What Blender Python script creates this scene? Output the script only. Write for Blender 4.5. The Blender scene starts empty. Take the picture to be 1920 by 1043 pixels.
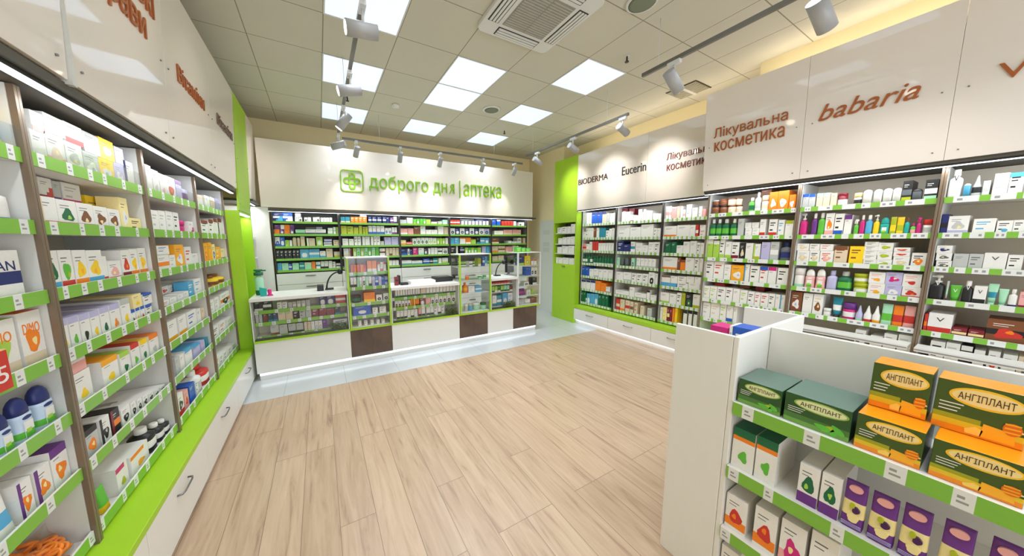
import bpy, math, random
from math import sin, cos, pi, radians
from mathutils import Vector, Matrix

random.seed(7)
scene = bpy.context.scene
COL = bpy.context.collection

# ------------------------------------------------------------ camera, world, light, exposure
cam_d = bpy.data.cameras.new('camera')
cam = bpy.data.objects.new('camera', cam_d)
COL.objects.link(cam)
FPX, PCX = 563.0, 910.0
cam_d.sensor_fit = 'HORIZONTAL'
cam_d.sensor_width = 36.0
cam_d.lens = 36.0 * FPX / 1920.0
cam_d.shift_x = (960.0 - PCX) / 1920.0
cam_d.clip_start = 0.05
_p, _y, _r = radians(7.2014), radians(28.7735), radians(0.3896)
_right = Vector((cos(_y), -sin(_y), 0))
_fwd = Vector((sin(_y) * cos(_p), cos(_y) * cos(_p), -sin(_p)))
_down = _fwd.cross(_right)
_xr = _right * cos(_r) + _down * sin(_r)
_dn = -_right * sin(_r) + _down * cos(_r)
cam.matrix_world = Matrix(((_xr.x, -_dn.x, -_fwd.x, 0), (_xr.y, -_dn.y, -_fwd.y, 0), (_xr.z, -_dn.z, -_fwd.z, 1.6), (0, 0, 0, 1)))
scene.camera = cam

world = bpy.data.worlds.new('world')
scene.world = world
world.use_nodes = True
world.node_tree.nodes['Background'].inputs[0].default_value = (0.9, 0.95, 1, 1)
world.node_tree.nodes['Background'].inputs[1].default_value = 0.3

vs = scene.view_settings
vs.view_transform = 'Standard'
vs.look = 'None'
vs.gamma = 1
vs.use_curve_mapping = False
vs.exposure = 0.0
scene.cycles.use_denoising = True
scene.cycles.max_bounces = 10
scene.cycles.diffuse_bounces = 7
scene.cycles.transparent_max_bounces = 16
scene.cycles.caustics_reflective = False
scene.cycles.caustics_refractive = False
scene.cycles.sample_clamp_indirect = 6.0
PANEL_E, LED_E, SPOT_W, KICK_E, PANEL_W = .95, 3.0, 30.0, 1.0, 8.6

def area(name, loc, rot, sx, sy, w, col):
    d = bpy.data.lights.new(name, 'AREA')
    d.shape = 'RECTANGLE'
    d.size, d.size_y, d.energy, d.color = sx, sy, w, col
    o = bpy.data.objects.new(name, d)
    COL.objects.link(o)
    o.location, o.rotation_euler = loc, rot
    return o

# ------------------------------------------------------------ materials
def lin(c):
    return tuple((x / 12.92 if x <= .04045 else ((x + .055) / 1.055) ** 2.4) for x in (v / 255 for v in c))

MATS = {}
def pm(name, rgb, rough=.5, metal=0., var=.05, scale=9., spec=.5, emit=0., bump=0.):
    if name in MATS:
        return MATS[name]
    m = bpy.data.materials.new(name)
    m.use_nodes = True
    nt = m.node_tree
    b = nt.nodes['Principled BSDF']
    c = lin(rgb)
    nz = nt.nodes.new('ShaderNodeTexNoise')
    nz.inputs['Scale'].default_value = scale
    nz.inputs['Detail'].default_value = 2
    mx = nt.nodes.new('ShaderNodeMix')
    mx.data_type = 'RGBA'
    mx.inputs[6].default_value = (*[v * (1 - var) for v in c], 1)
    mx.inputs[7].default_value = (*[min(1, v * (1 + var)) for v in c], 1)
    nt.links.new(nz.outputs['Fac'], mx.inputs[0])
    nt.links.new(mx.outputs[2], b.inputs['Base Color'])
    b.inputs['Roughness'].default_value = rough
    b.inputs['Metallic'].default_value = metal
    b.inputs['Specular IOR Level'].default_value = spec
    if emit:
        b.inputs['Emission Color'].default_value = (*c, 1)
        b.inputs['Emission Strength'].default_value = emit
    if bump:
        bp = nt.nodes.new('ShaderNodeBump')
        bp.inputs['Strength'].default_value = bump
        bp.inputs['Distance'].default_value = .002
        nt.links.new(nz.outputs['Fac'], bp.inputs['Height'])
        nt.links.new(bp.outputs[0], b.inputs['Normal'])
    MATS[name] = m
    return m

def glass(name, tint=(1, 1, 1), refl=.025):
    m = bpy.data.materials.new(name)
    m.use_nodes = True
    nt = m.node_tree
    nt.nodes.clear()
    out = nt.nodes.new('ShaderNodeOutputMaterial')
    tr = nt.nodes.new('ShaderNodeBsdfTransparent')
    tr.inputs[0].default_value = (*tint, 1)
    gl = nt.nodes.new('ShaderNodeBsdfGlossy')
    gl.inputs['Roughness'].default_value = .03
    lw = nt.nodes.new('ShaderNodeLayerWeight')
    lw.inputs[0].default_value = .25
    ad = nt.nodes.new('ShaderNodeMath')
    ad.operation = 'MULTIPLY_ADD'
    ad.inputs[1].default_value = .25
    ad.inputs[2].default_value = refl
    mx = nt.nodes.new('ShaderNodeMixShader')
    nt.links.new(lw.outputs['Fresnel'], ad.inputs[0])
    nt.links.new(ad.outputs[0], mx.inputs[0])
    nt.links.new(tr.outputs[0], mx.inputs[1])
    nt.links.new(gl.outputs[0], mx.inputs[2])
    nt.links.new(mx.outputs[0], out.inputs[0])
    return m

PAL = {'W': ('white', (236, 234, 230)), 'w': ('pale-blue', (196, 214, 236)), 's': ('beige', (222, 203, 176)), 'g': ('grey', (190, 192, 190)),
       'G': ('charcoal', (96, 102, 106)), 'k': ('black', (34, 33, 34)), 'r': ('red', (206, 52, 44)), 'R': ('maroon', (130, 30, 44)),
       'o': ('orange', (244, 132, 24)), 'y': ('yellow', (250, 208, 30)), 'Y': ('cream', (244, 226, 160)), 'a': ('amber', (250, 174, 36)),
       'e': ('lime', (170, 210, 80)), 'E': ('green', (96, 186, 60)), 'd': ('dark-green', (18, 104, 66)), 't': ('turquoise', (30, 170, 160)),
       'T': ('teal', (36, 138, 160)), 'c': ('sky-blue', (84, 170, 214)), 'b': ('blue', (36, 92, 190)), 'B': ('navy', (34, 46, 110)),
       'p': ('purple', (106, 48, 134)), 'P': ('magenta', (206, 36, 124)), 'i': ('pink', (236, 170, 166)), 'l': ('lilac', (188, 184, 222)),
       'n': ('brown', (128, 76, 46)), 'm': ('mint', (168, 222, 188)), 'v': ('olive', (176, 186, 30))}
def pc(k):
    n, c = PAL[k]
    return pm('print_' + n.replace('-', '_'), c, rough=.42, var=.06, scale=14)

M_white = pm('white_laminate', (232, 230, 225), .35, var=.015)
M_fascia = pm('gloss_panel', (238, 229, 221), .05, var=.012, scale=2, spec=1.)
M_green = pm('green_laminate', (166, 210, 42), .38, var=.03)
M_rail = pm('green_price_rail', (128, 186, 66), .35, var=.04)
M_tag = pm('price_tag', (226, 228, 226), .4, var=.05, scale=60)
M_taggrey = pm('price_tag_print', (150, 152, 150), .4)
M_brown = pm('brown_metal_trim', (132, 114, 96), .4, .3, var=.06)
M_dark = pm('dark_metal_trim', (58, 54, 52), .4, .3)
M_soffit = pm('dark_soffit', (84, 80, 72), .6)
M_beige = pm('beige_board', (232, 222, 206), .5, var=.02)
M_greyboard = pm('grey_board', (212, 212, 208), .5, var=.02)
M_kdark = pm('charcoal_back_board', (116, 113, 112), .6)
M_wall = pm('cream_wall_paint', (244, 230, 190), .75, var=.02, scale=3)
M_led = pm('led_strip', (225, 238, 255), .4, emit=LED_E)
M_kick = pm('led_plinth_strip', (235, 244, 255), .4, emit=KICK_E)
M_panel = pm('light_panel_diffuser', (208, 227, 255), .4, emit=PANEL_E)
M_lens = pm('spot_lens', (255, 240, 215), .3, emit=5)
M_alu = pm('white_powder_coat', (222, 222, 222), .4, var=.01)
M_track = pm('grey_track_metal', (120, 118, 112), .4, .5)
M_chrome = pm('brushed_steel', (140, 142, 145), .3, .9)
M_black = pm('black_plastic', (28, 28, 30), .35)
M_bronze = pm('bronze_letter', (176, 98, 50), .3, .25, var=.12, scale=4)
M_letterdark = pm('dark_letter', (60, 34, 30), .35)
M_letterblack = pm('black_letter', (30, 28, 30), .3)
M_letterred = pm('maroon_letter', (116, 46, 48), .35)
M_lettergrey = pm('taupe_letter', (120, 98, 88), .35)
M_logo = pm('green_letter', (128, 182, 28), .3, var=.1, scale=3)
M_frost = pm('frosted_panel', (222, 226, 220), .3, var=.01)
M_leaf = pm('plant_leaf', (92, 126, 50), .5, var=.35, scale=20)
M_ink = pm('dark_print', (60, 40, 26), .5)
M_glass = glass('clear_glass')
M_acryl = glass('clear_acrylic', (.98, .99, .98), .03)

def wood_mat(name, cols, plank_w, plank_l, rough=.35, along='Y'):
    m = bpy.data.materials.new(name)
    m.use_nodes = True
    nt = m.node_tree
    N, L = nt.nodes, nt.links
    b = N['Principled BSDF']
    tc = N.new('ShaderNodeTexCoord')
    mp = N.new('ShaderNodeMapping')
    if along == 'Y':
        mp.inputs['Rotation'].default_value = (0, 0, pi / 2)
    L.new(tc.outputs['Object'], mp.inputs[0])
    br = N.new('ShaderNodeTexBrick')
    br.offset, br.offset_frequency = .37, 3
    br.inputs['Color1'].default_value = (0, 0, 0, 1)
    br.inputs['Color2'].default_value = (1, 1, 1, 1)
    br.inputs['Mortar'].default_value = (.5, .5, .5, 1)
    br.inputs['Scale'].default_value = 1
    br.inputs['Mortar Size'].default_value = .0016
    br.inputs['Mortar Smooth'].default_value = .3
    br.inputs['Bias'].default_value = 0
    br.inputs['Brick Width'].default_value = plank_l
    br.inputs['Row Height'].default_value = plank_w
    L.new(mp.outputs[0], br.inputs[0])
    # grain: noise stretched along the plank, shifted per plank
    sc = N.new('ShaderNodeMapping')
    sc.inputs['Scale'].default_value = (1.1, 13, 1)
    L.new(mp.outputs[0], sc.inputs[0])
    sh = N.new('ShaderNodeVectorMath')
    sh.operation = 'MULTIPLY_ADD'
    sh.inputs[1].default_value = (7, 3, 5)
    L.new(br.outputs['Color'], sh.inputs[0])
    L.new(sc.outputs[0], sh.inputs[2])
    nz = N.new('ShaderNodeTexNoise')
    nz.inputs['Scale'].default_value = 1.6
    nz.inputs['Detail'].default_value = 7
    nz.inputs['Roughness'].default_value = .62
    nz.inputs['Distortion'].default_value = .9
    L.new(sh.outputs[0], nz.inputs[0])
    rp = N.new('ShaderNodeValToRGB')
    e = rp.color_ramp.elements
    e[0].position, e[1].position = .28, .68
    e[0].color = (*lin(cols[0]), 1)
    e[1].color = (*lin(cols[2]), 1)
    k = e.new(.42)
    k.color = (*lin(cols[1]), 1)
    L.new(nz.outputs['Fac'], rp.inputs[0])
    tint = N.new('ShaderNodeValToRGB')
    t = tint.color_ramp.elements
    t[0].color, t[1].color = (.89, .885, .88, 1), (1.0, 1.0, 1.0, 1)
    L.new(br.outputs['Color'], tint.inputs[0])
    mul = N.new('ShaderNodeMix')
    mul.data_type, mul.blend_type = 'RGBA', 'MULTIPLY'
    mul.inputs[0].default_value = 1
    L.new(rp.outputs[0], mul.inputs[6])
    L.new(tint.outputs[0], mul.inputs[7])
    mo = N.new('ShaderNodeMix')
    mo.data_type = 'RGBA'
    mo.inputs[7].default_value = (*lin(cols[3]), 1)
    L.new(br.outputs['Fac'], mo.inputs[0])
    L.new(mul.outputs[2], mo.inputs[6])
    L.new(mo.outputs[2], b.inputs['Base Color'])
    b.inputs['Roughness'].default_value = rough
    return m

def grid_mat(name, base, line, ox, oy, px, py, lw, rough, var=.03, bump=.0):
    m = bpy.data.materials.new(name)
    m.use_nodes = True
    nt = m.node_tree
    N, L = nt.nodes, nt.links
    b = N['Principled BSDF']
    tc = N.new('ShaderNodeTexCoord')
    sp = N.new('ShaderNodeSeparateXYZ')
    L.new(tc.outputs['Object'], sp.inputs[0])
    def edge(out, o, p):
        a = N.new('ShaderNodeMath'); a.operation = 'SUBTRACT'; a.inputs[1].default_value = o
        L.new(out, a.inputs[0])
        d = N.new('ShaderNodeMath'); d.operation = 'PINGPONG'; d.inputs[1].default_value = p / 2
        L.new(a.outputs[0], d.inputs[0])
        l = N.new('ShaderNodeMath'); l.operation = 'LESS_THAN'; l.inputs[1].default_value = lw / 2
        L.new(d.outputs[0], l.inputs[0])
        return l.outputs[0]
    mxx = N.new('ShaderNodeMath'); mxx.operation = 'MAXIMUM'
    L.new(edge(sp.outputs[0], ox, px), mxx.inputs[0])
    L.new(edge(sp.outputs[1], oy, py), mxx.inputs[1])
    nz = N.new('ShaderNodeTexNoise')
    nz.inputs['Scale'].default_value = 3
    L.new(tc.outputs['Object'], nz.inputs[0])
    c = lin(base)
    v = N.new('ShaderNodeMix'); v.data_type = 'RGBA'
    v.inputs[6].default_value = (*[x * (1 - var) for x in c], 1)
    v.inputs[7].default_value = (*[min(1, x * (1 + var)) for x in c], 1)
    L.new(nz.outputs['Fac'], v.inputs[0])
    mo = N.new('ShaderNodeMix'); mo.data_type = 'RGBA'
    L.new(mxx.outputs[0], mo.inputs[0])
    L.new(v.outputs[2], mo.inputs[6])
    mo.inputs[7].default_value = (*lin(line), 1)
    L.new(mo.outputs[2], b.inputs['Base Color'])
    b.inputs['Roughness'].default_value = rough
    return m

M_floor = wood_mat('oak_plank_floor', [(146, 120, 100), (184, 156, 128), (200, 173, 146), (116, 96, 80)], .19, 1.25, .3)
M_walnut = wood_mat('walnut_board', [(62, 46, 38), (92, 72, 60), (112, 88, 72), (80, 60, 50)], 2., 4., .4, 'X')
M_tile = grid_mat('white_floor_tile', (196, 199, 200), (160, 164, 164), .17, 3.6, .6, .6, .004, .18)
M_ceil = grid_mat('ceiling_tile', (206, 202, 188), (140, 132, 116), .155, 3.03, .605, .6, .008, .8)

# ------------------------------------------------------------ mesh helpers
class MB:
    def __init__(s):
        s.v, s.f, s.m, s.sm, s.mats = [], [], [], [], []
    def mi(s, mat):
        if mat not in s.mats:
            s.mats.append(mat)
        return s.mats.index(mat)
    def face(s, ids, mat, smooth=False):
        s.f.append(ids); s.m.append(s.mi(mat)); s.sm.append(smooth)
    def box(s, x0, x1, y0, y1, z0, z1, mat, top=None, front=None):
        b = len(s.v)
        s.v += [(x0, y0, z0), (x1, y0, z0), (x1, y1, z0), (x0, y1, z0), (x0, y0, z1), (x1, y0, z1), (x1, y1, z1), (x0, y1, z1)]
        s.face((b, b + 3, b + 2, b + 1), mat)
        s.face((b + 4, b + 5, b + 6, b + 7), top or mat)
        s.face((b, b + 1, b + 5, b + 4), front or mat)
        s.face((b + 1, b + 2, b + 6, b + 5), mat)
        s.face((b + 2, b + 3, b + 7, b + 6), mat)
        s.face((b + 3, b, b + 4, b + 7), mat)
        return s
    def printed(s, w, d, h, body, rects, top=None, z0=0., x0=0., yf=None):
        """a carton: front face divided by the printed rectangles (0..1 coordinates), one closed surface"""
        xs = sorted({0., 1.} | {round(q, 4) for r in rects for q in (r[0], r[2]) if 0 < q < 1})
        ys = sorted({0., 1.} | {round(q, 4) for r in rects for q in (r[1], r[3]) if 0 < q < 1})
        yf = -d / 2 if yf is None else yf
        b = len(s.v)
        nx, ny = len(xs), len(ys)
        for y in ys:
            for x in xs:
                s.v.append((x0 + (x - .5) * w, yf, z0 + y * h))
        for j in range(ny - 1):
            for i in range(nx - 1):
                cx, cy = (xs[i] + xs[i + 1]) / 2, (ys[j] + ys[j + 1]) / 2
                mt = body
                for r in rects:
                    if r[0] < cx < r[2] and r[1] < cy < r[3]:
                        mt = r[4]
                a = b + j * nx + i
                s.face((a, a + 1, a + 1 + nx, a + nx), mt)
        k = len(s.v)
        s.v += [(x0 - w / 2, yf + d, z0), (x0 + w / 2, yf + d, z0), (x0 + w / 2, yf + d, z0 + h), (x0 - w / 2, yf + d, z0 + h)]
        bot = [b + i for i in range(nx)]
        tp = [b + (ny - 1) * nx + i for i in range(nx)]
        lf = [b + j * nx for j in range(ny)]
        rt = [b + j * nx + nx - 1 for j in range(ny)]
        s.face(tuple([k, k + 1] + bot[::-1]), body)
        s.face(tuple(tp + [k + 2, k + 3]), top or body)
        s.face(tuple([k] + lf + [k + 3]), body)
        s.face(tuple([k + 1, k + 2] + rt[::-1]), body)
        s.face((k + 1, k, k + 3, k + 2), body)
        return s
    def loft(s, secs, bands, n=16, smooth=True, off=(0, 0, 0)):
        """secs: (z, half width, half depth, exponent); bands: material between sections"""
        b = len(s.v)
        for (z, hw, hd, e) in secs:
            for i in range(n):
                a = 2 * pi * (i + .5) / n
                c, q = cos(a), sin(a)
                s.v.append((off[0] + hw * math.copysign(abs(c) ** (2 / e), c), off[1] + hd * math.copysign(abs(q) ** (2 / e), q), off[2] + z))
        for k in range(len(secs) - 1):
            mt = bands[min(k, len(bands) - 1)]
            for i in range(n):
                j = (i + 1) % n
                s.face((b + k * n + i, b + k * n + j, b + (k + 1) * n + j, b + (k + 1) * n + i), mt, smooth)
        s.face(tuple(b + i for i in range(n))[::-1], bands[0])
        t = b + (len(secs) - 1) * n
        s.face(tuple(t + i for i in range(n)), bands[-1])
        return s
    def tube(s, p0, p1, r, mat, n=12, r1=None):
        p0, p1 = Vector(p0), Vector(p1)
        ax = (p1 - p0).normalized()
        u = ax.orthogonal().normalized()
        w = ax.cross(u)
        b = len(s.v)
        for p, rr in ((p0, r), (p1, r if r1 is None else r1)):
            for i in range(n):
                a = 2 * pi * i / n
                s.v.append(tuple(p + u * (rr * cos(a)) + w * (rr * sin(a))))
        for i in range(n):
            j = (i + 1) % n
            s.face((b + i, b + j, b + n + j, b + n + i), mat, True)
        s.face(tuple(b + i for i in range(n))[::-1], mat)
        s.face(tuple(b + n + i for i in range(n)), mat)
        return s
    def path(s, pts, r, mat, n=8):
        pts = [Vector(p) for p in pts]
        b = len(s.v)
        for k, p in enumerate(pts):
            d = (pts[min(k + 1, len(pts) - 1)] - pts[max(k - 1, 0)]).normalized()
            u = d.cross(Vector((0, 1, .01))).normalized()
            w = d.cross(u)
            for i in range(n):
                a = 2 * pi * i / n
                s.v.append(tuple(p + u * r * cos(a) + w * r * sin(a)))
        for k in range(len(pts) - 1):
            for i in range(n):
                j = (i + 1) % n
                s.face((b + k * n + i, b + k * n + j, b + (k + 1) * n + j, b + (k + 1) * n + i), mat, True)
        s.face(tuple(b + i for i in range(n))[::-1], mat)
        t = b + (len(pts) - 1) * n
        s.face(tuple(t + i for i in range(n)), mat)
        return s
    def poly(s, outline, y0, y1, mat, side=None):
        """flat outline in x,z extruded in y"""
        b = len(s.v)
        n = len(outline)
        for y in (y0, y1):
            for (x, z) in outline:
                s.v.append((x, y, z))
        s.face(tuple(b + i for i in range(n)), mat)
        s.face(tuple(b + n + i for i in range(n))[::-1], mat)
        for i in range(n):
            j = (i + 1) % n
            s.face((b + i, b + n + i, b + n + j, b + j), side or mat)
        return s
    def build(s, name, parent=None, loc=None):
        me = bpy.data.meshes.new(name)
        v = s.v
        if parent is not None and loc is None and parent.get('wl'):
            l = parent['wl']
            v = [(a - l[0], b - l[1], c - l[2]) for a, b, c in v]
        if loc is not None:
            v = [(a - loc[0], b - loc[1], c - loc[2]) for a, b, c in v]
        me.from_pydata(v, [], s.f)
        for m in s.mats:
            me.materials.append(m)
        me.polygons.foreach_set('material_index', s.m)
        me.polygons.foreach_set('use_smooth', s.sm)
        me.update()
        o = bpy.data.objects.new(name, me)
        COL.objects.link(o)
        if loc is not None:
            o.location = loc
        if parent is not None:
            o.parent = parent
        return o

def bx(*a, **k):
    return MB().box(*a, **k)

def tag(o, label=None, cat=None, group=None, kind=None):
    if label: o['label'] = label
    if cat: o['category'] = cat
    if group: o['group'] = group
    if kind: o['kind'] = kind
    return o

ROT = {'L': pi / 2, 'R': -pi / 2, 'B': 0.}
def empty(name, loc, face='B', world=False):
    """world=True: parts are given in world coordinates"""
    o = bpy.data.objects.new(name, None)
    o.empty_display_size = .05
    COL.objects.link(o)
    o.location = loc
    o.rotation_euler = (0, 0, ROT[face])
    if world:
        o['wl'] = tuple(loc)
    return o

def bevel(o, w=.002, seg=2):
    m = o.modifiers.new('bevel', 'BEVEL')
    m.width, m.segments, m.limit_method, m.angle_limit = w, seg, 'ANGLE', radians(50)
    return o

TXT = {}
def text_mesh(body, bold=0., shear=0.):
    key = (body, bold, shear)
    if key not in TXT:
        c = bpy.data.curves.new('lettering', 'FONT')
        c.body = body.replace('н', 'п').replace('я', 'п').replace('ь', 'п')
        c.align_x, c.align_y = 'LEFT', 'BOTTOM_BASELINE'
        c.extrude = .5
        c.offset = 0
        c.shear = shear
        c.space_line = .92
        c.resolution_u = 3
        o = bpy.data.objects.new('lettering', c)
        COL.objects.link(o)
        dg = bpy.context.evaluated_depsgraph_get()
        me = bpy.data.meshes.new_from_object(o.evaluated_get(dg))
        v = [tuple(q.co) for q in me.vertices]
        f = [tuple(p.vertices) for p in me.polygons]
        bpy.data.objects.remove(o)
        bpy.data.meshes.remove(me)
        if any(ch in body for ch in 'няь'):
            # these glyphs' contours overlap in the font and fill badly: draw the letter as one outline
            par = list(range(len(v)))
            def root(i):
                while par[i] != i:
                    par[i] = par[par[i]]
                    i = par[i]
                return i
            for p in f:
                for i in p[1:]:
                    par[root(i)] = root(p[0])
            pos = {}
            for i, q in enumerate(v):          # doubled vertices of caps and sides belong together
                k = (round(q[0], 4), round(q[1], 4))
                if k in pos: par[root(i)] = root(pos[k])
                else: pos[k] = i
            isl = {}
            for i in range(len(v)):
                isl.setdefault(root(i), []).append(i)
            spans = sorted([min(v[i][0] for i in L), max(v[i][0] for i in L), [r0]] for r0, L in isl.items())
            glyphs = [spans[0]]
            for sp in spans[1:]:
                if sp[0] < glyphs[-1][1] - .02:
                    glyphs[-1][1] = max(glyphs[-1][1], sp[1]); glyphs[-1][2] += sp[2]
                else:
                    glyphs.append(sp)
            for n, ch in enumerate(body.replace(' ', '')):
                if ch not in 'няь': continue
                g = glyphs[n]
                f = [p for p in f if root(p[0]) not in g[2]]
                if ch != 'н':
                    v2, f2, p0, p1, p2, p3 = text_mesh('R' if ch == 'я' else 'P')
                    b = len(v)
                    for q in v2:
                        fx, fy = (q[0] - p0) / (p1 - p0), (q[1] - p2) / (p3 - p2)
                        v.append((g[0] + (1 - fx if ch == 'я' else fx) * (g[1] - g[0]), .54 * (fy if ch == 'я' else 1 - fy), q[2]))
                    par += list(range(b, len(v)))
                    f += [tuple(b + i for i in p[::-1]) for p in f2]
                    continue
                a0, a1, t = g[0], g[1], .085
                out = [(a0, 0), (a0 + t, 0), (a0 + t, .24), (a1 - t, .24), (a1 - t, 0), (a1, 0), (a1, .54), (a1 - t, .54), (a1 - t, .315), (a0 + t, .315), (a0 + t, .54), (a0, .54)]
                b = len(v)
                v += [(x, y, .5) for x, y in out] + [(x, y, -.5) for x, y in out]
                m = len(out)
                par += list(range(b, b + 2 * m))
                f += [(b, b + 1, b + 2, b + 9, b + 10, b + 11), (b + 2, b + 3, b + 8, b + 9), (b + 3, b + 4, b + 5, b + 6, b + 7, b + 8)]
                f += [tuple(q + m for q in p[::-1]) for p in f[-3:]]
                f += [(b + i, b + m + i, b + m + (i + 1) % m, b + (i + 1) % m) for i in range(m)]
            used = sorted({i for p in f for i in p})
            mp_ = {i: k for k, i in enumerate(used)}
            v = [v[i] for i in used]
            f = [tuple(mp_[i] for i in p) for p in f]
        xs, ys = [q[0] for q in v], [q[1] for q in v]
        TXT[key] = (v, f, min(xs), max(xs), min(ys), max(ys))
    return TXT[key]

def lettering(parent, body, x0, x1, z0, z1, y, mat, thick=.006, bold=0., shear=0., zl=None, zr=None):
    """letters fitted in the parent's own x,z box, standing out from y towards -y"""
    v, f, a, b, c, d = text_mesh(body, bold, shear)
    mb = MB()
    for q in v:
        fx = (q[0] - a) / (b - a)
        fz = (q[1] - c) / (d - c)
        mb.v.append((x0 + fx * (x1 - x0), y - (q[2] + .5) * thick, z0 + fz * (z1 - z0)))
    for p in f:
        mb.face(p, mat)
    o = mb.build('lettering')
    o.parent = parent
    return o

# ------------------------------------------------------------ the room
def struct(name, mb):
    return tag(mb.build(name), kind='structure')
ZC = 3.467
struct('floor', bx(-1.25, 4.72, -2.2, 3.6, -.05, 0, M_floor))
struct('floor_tiles', bx(-1.25, 4.72, 3.6, 5.93, -.05, 0, M_tile))
struct('ceiling', bx(-1.25, 4.72, -2.2, 5.93, ZC, ZC + .05, M_ceil))
struct('wall_left', bx(-1.31, -1.25, -2.2, 5.93, 0, ZC, M_wall))
struct('wall_right', bx(4.72, 4.78, -2.2, 5.93, 0, ZC, M_wall))
struct('wall_back', bx(-1.25, 4.72, 5.93, 5.99, 0, ZC, M_wall))
wf = MB()
for q in ((-1.25, 4.72, 0, .25), (-1.25, 4.72, 2.75, ZC), (-1.25, -.5, .25, 2.75), (4.0, 4.72, .25, 2.75)):
    wf.box(q[0], q[1], -2.26, -2.2, q[2], q[3], M_wall)
struct('wall_front', wf)
# unseen glazed front behind the camera, added with an area lamp as fill light
wn = MB()
for k in range(4):
    wn.box(-.5 + 1.5 * k - .03, -.5 + 1.5 * k + .03, -2.25, -2.21, .25, 2.75, M_dark)
wn.box(-.5, 4.0, -2.235, -2.228, .25, 2.75, M_glass)
struct('added_window_1', wn)
area('added_fill_light', (1.75, -2.3, 1.5), (radians(90), 0, 0), 4.4, 2.4, 110, (.84, .92, 1))
struct('trim_1', bx(4.28, 4.72, -2.2, 1.62, 3.14, ZC, M_wall))
struct('trim_2', bx(4.46, 4.72, 4.78, 5.93, 0, ZC, M_wall))

# ceiling light panels in the tile grid
def light_panel(i, j, where):
    x0, y0 = .155 + .605 * i, 3.03 + .6 * j
    r = empty('ceiling_light', (x0 + .3, y0 + .3, ZC), world=True)
    tag(r, 'square white LED ceiling panel ' + where, 'ceiling light', 'LED panels set in the tiled ceiling')
    a, b = .012, .588
    fr = MB()
    z0 = ZC - .006
    for q in ((0, .6, 0, a), (0, .6, b, .6), (0, a, a, b), (b, .6, a, b)):
        fr.box(x0 + q[0], x0 + q[1], y0 + q[2], y0 + q[3], z0, ZC - .0005, M_alu)
    fr.build('frame', r)
    bx(x0 + a, x0 + b, y0 + a, y0 + b, ZC - .003, ZC - .001, M_panel).build('diffuser', r)
    # low-glare panel: the light leaves within a cone around straight down
    l = area('panel_light', (0, 0, -.008), (0, 0, 0), .56, .56, PANEL_W, (.86, .93, 1))
    l.data.spread = radians(116)
    l.parent = r
for i, j, wh in ((2, 0, 'joined to another behind the air conditioner, larger one'), (2, 1, 'joined to another, the one farther from camera'), (0, 1, 'behind the second spotlight of the long track'),
                 (0, 3, 'behind the tilted spotlight near the back wall'), (2, 3, 'between smoke detector and back wall'), (4, 1, 'next to the round ceiling speaker'),
                 (4, 3, 'closest to back wall above the sign word'), (4, -1, 'between the speaker and the square ceiling vent'), (0, -1, 'behind the first spotlight, cut by frame'),
                 (4, -4, 'cut off by the frame above the right track'), (0, -3, 'above the camera'), (2, -3, 'in front of the air conditioner'), (0, -6, 'near the entrance beside left wall'), (2, -6, 'near the entrance in middle'), (4, -6, 'near the entrance beside right wall')):
    light_panel(i, j, wh)

# ------------------------------------------------------------ wall shelving units
Z_L = [1.88, 1.632, 1.38, 1.135, .90, .66, .38]
Z_N = [1.85, 1.59, 1.335, 1.085, .835, .60]
Z_F = [1.84, 1.592, 1.36, 1.127, .886, .64, .38]
Z_K = [1.885, 1.695, 1.507, 1.317, 1.14]

def rail_rects(n_len, style, rnd):
    """white price tags along a green rail, as fractions of its length"""
    out, x = [], rnd.uniform(.0, .05)
    while x < n_len - .02:
        if style == 'L':
            w, gap = rnd.uniform(.028, .04), rnd.uniform(.07, .16)
            w = min(w, n_len - x)
            out += [((x + w * .2) / n_len, .3, (x + w * .75) / n_len, .42, M_taggrey), ((x + w * .2) / n_len, .55, (x + w * .55) / n_len, .7, M_taggrey)]
            out.insert(len(out) - 2, (x / n_len, .0, (x + w) / n_len, 1., M_tag))
        elif style == 'N':
            w, gap = rnd.uniform(.04, .10), rnd.uniform(.02, .06)
        else:
            w, gap = rnd.uniform(.03, .045), rnd.uniform(.012, .03)
        w = min(w, n_len - x)
        if style != 'L':
            out.append((x / n_len, .0, (x + w) / n_len, 1., M_tag))
        if style != 'L':
            for k in range(2):
                xa = x + w * (.15 + .45 * k)
                if rnd.random() < .55:
                    out.append((xa / n_len, .3, (xa + w * .22) / n_len, .68, M_taggrey))
        x += w + gap
    return out

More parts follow.
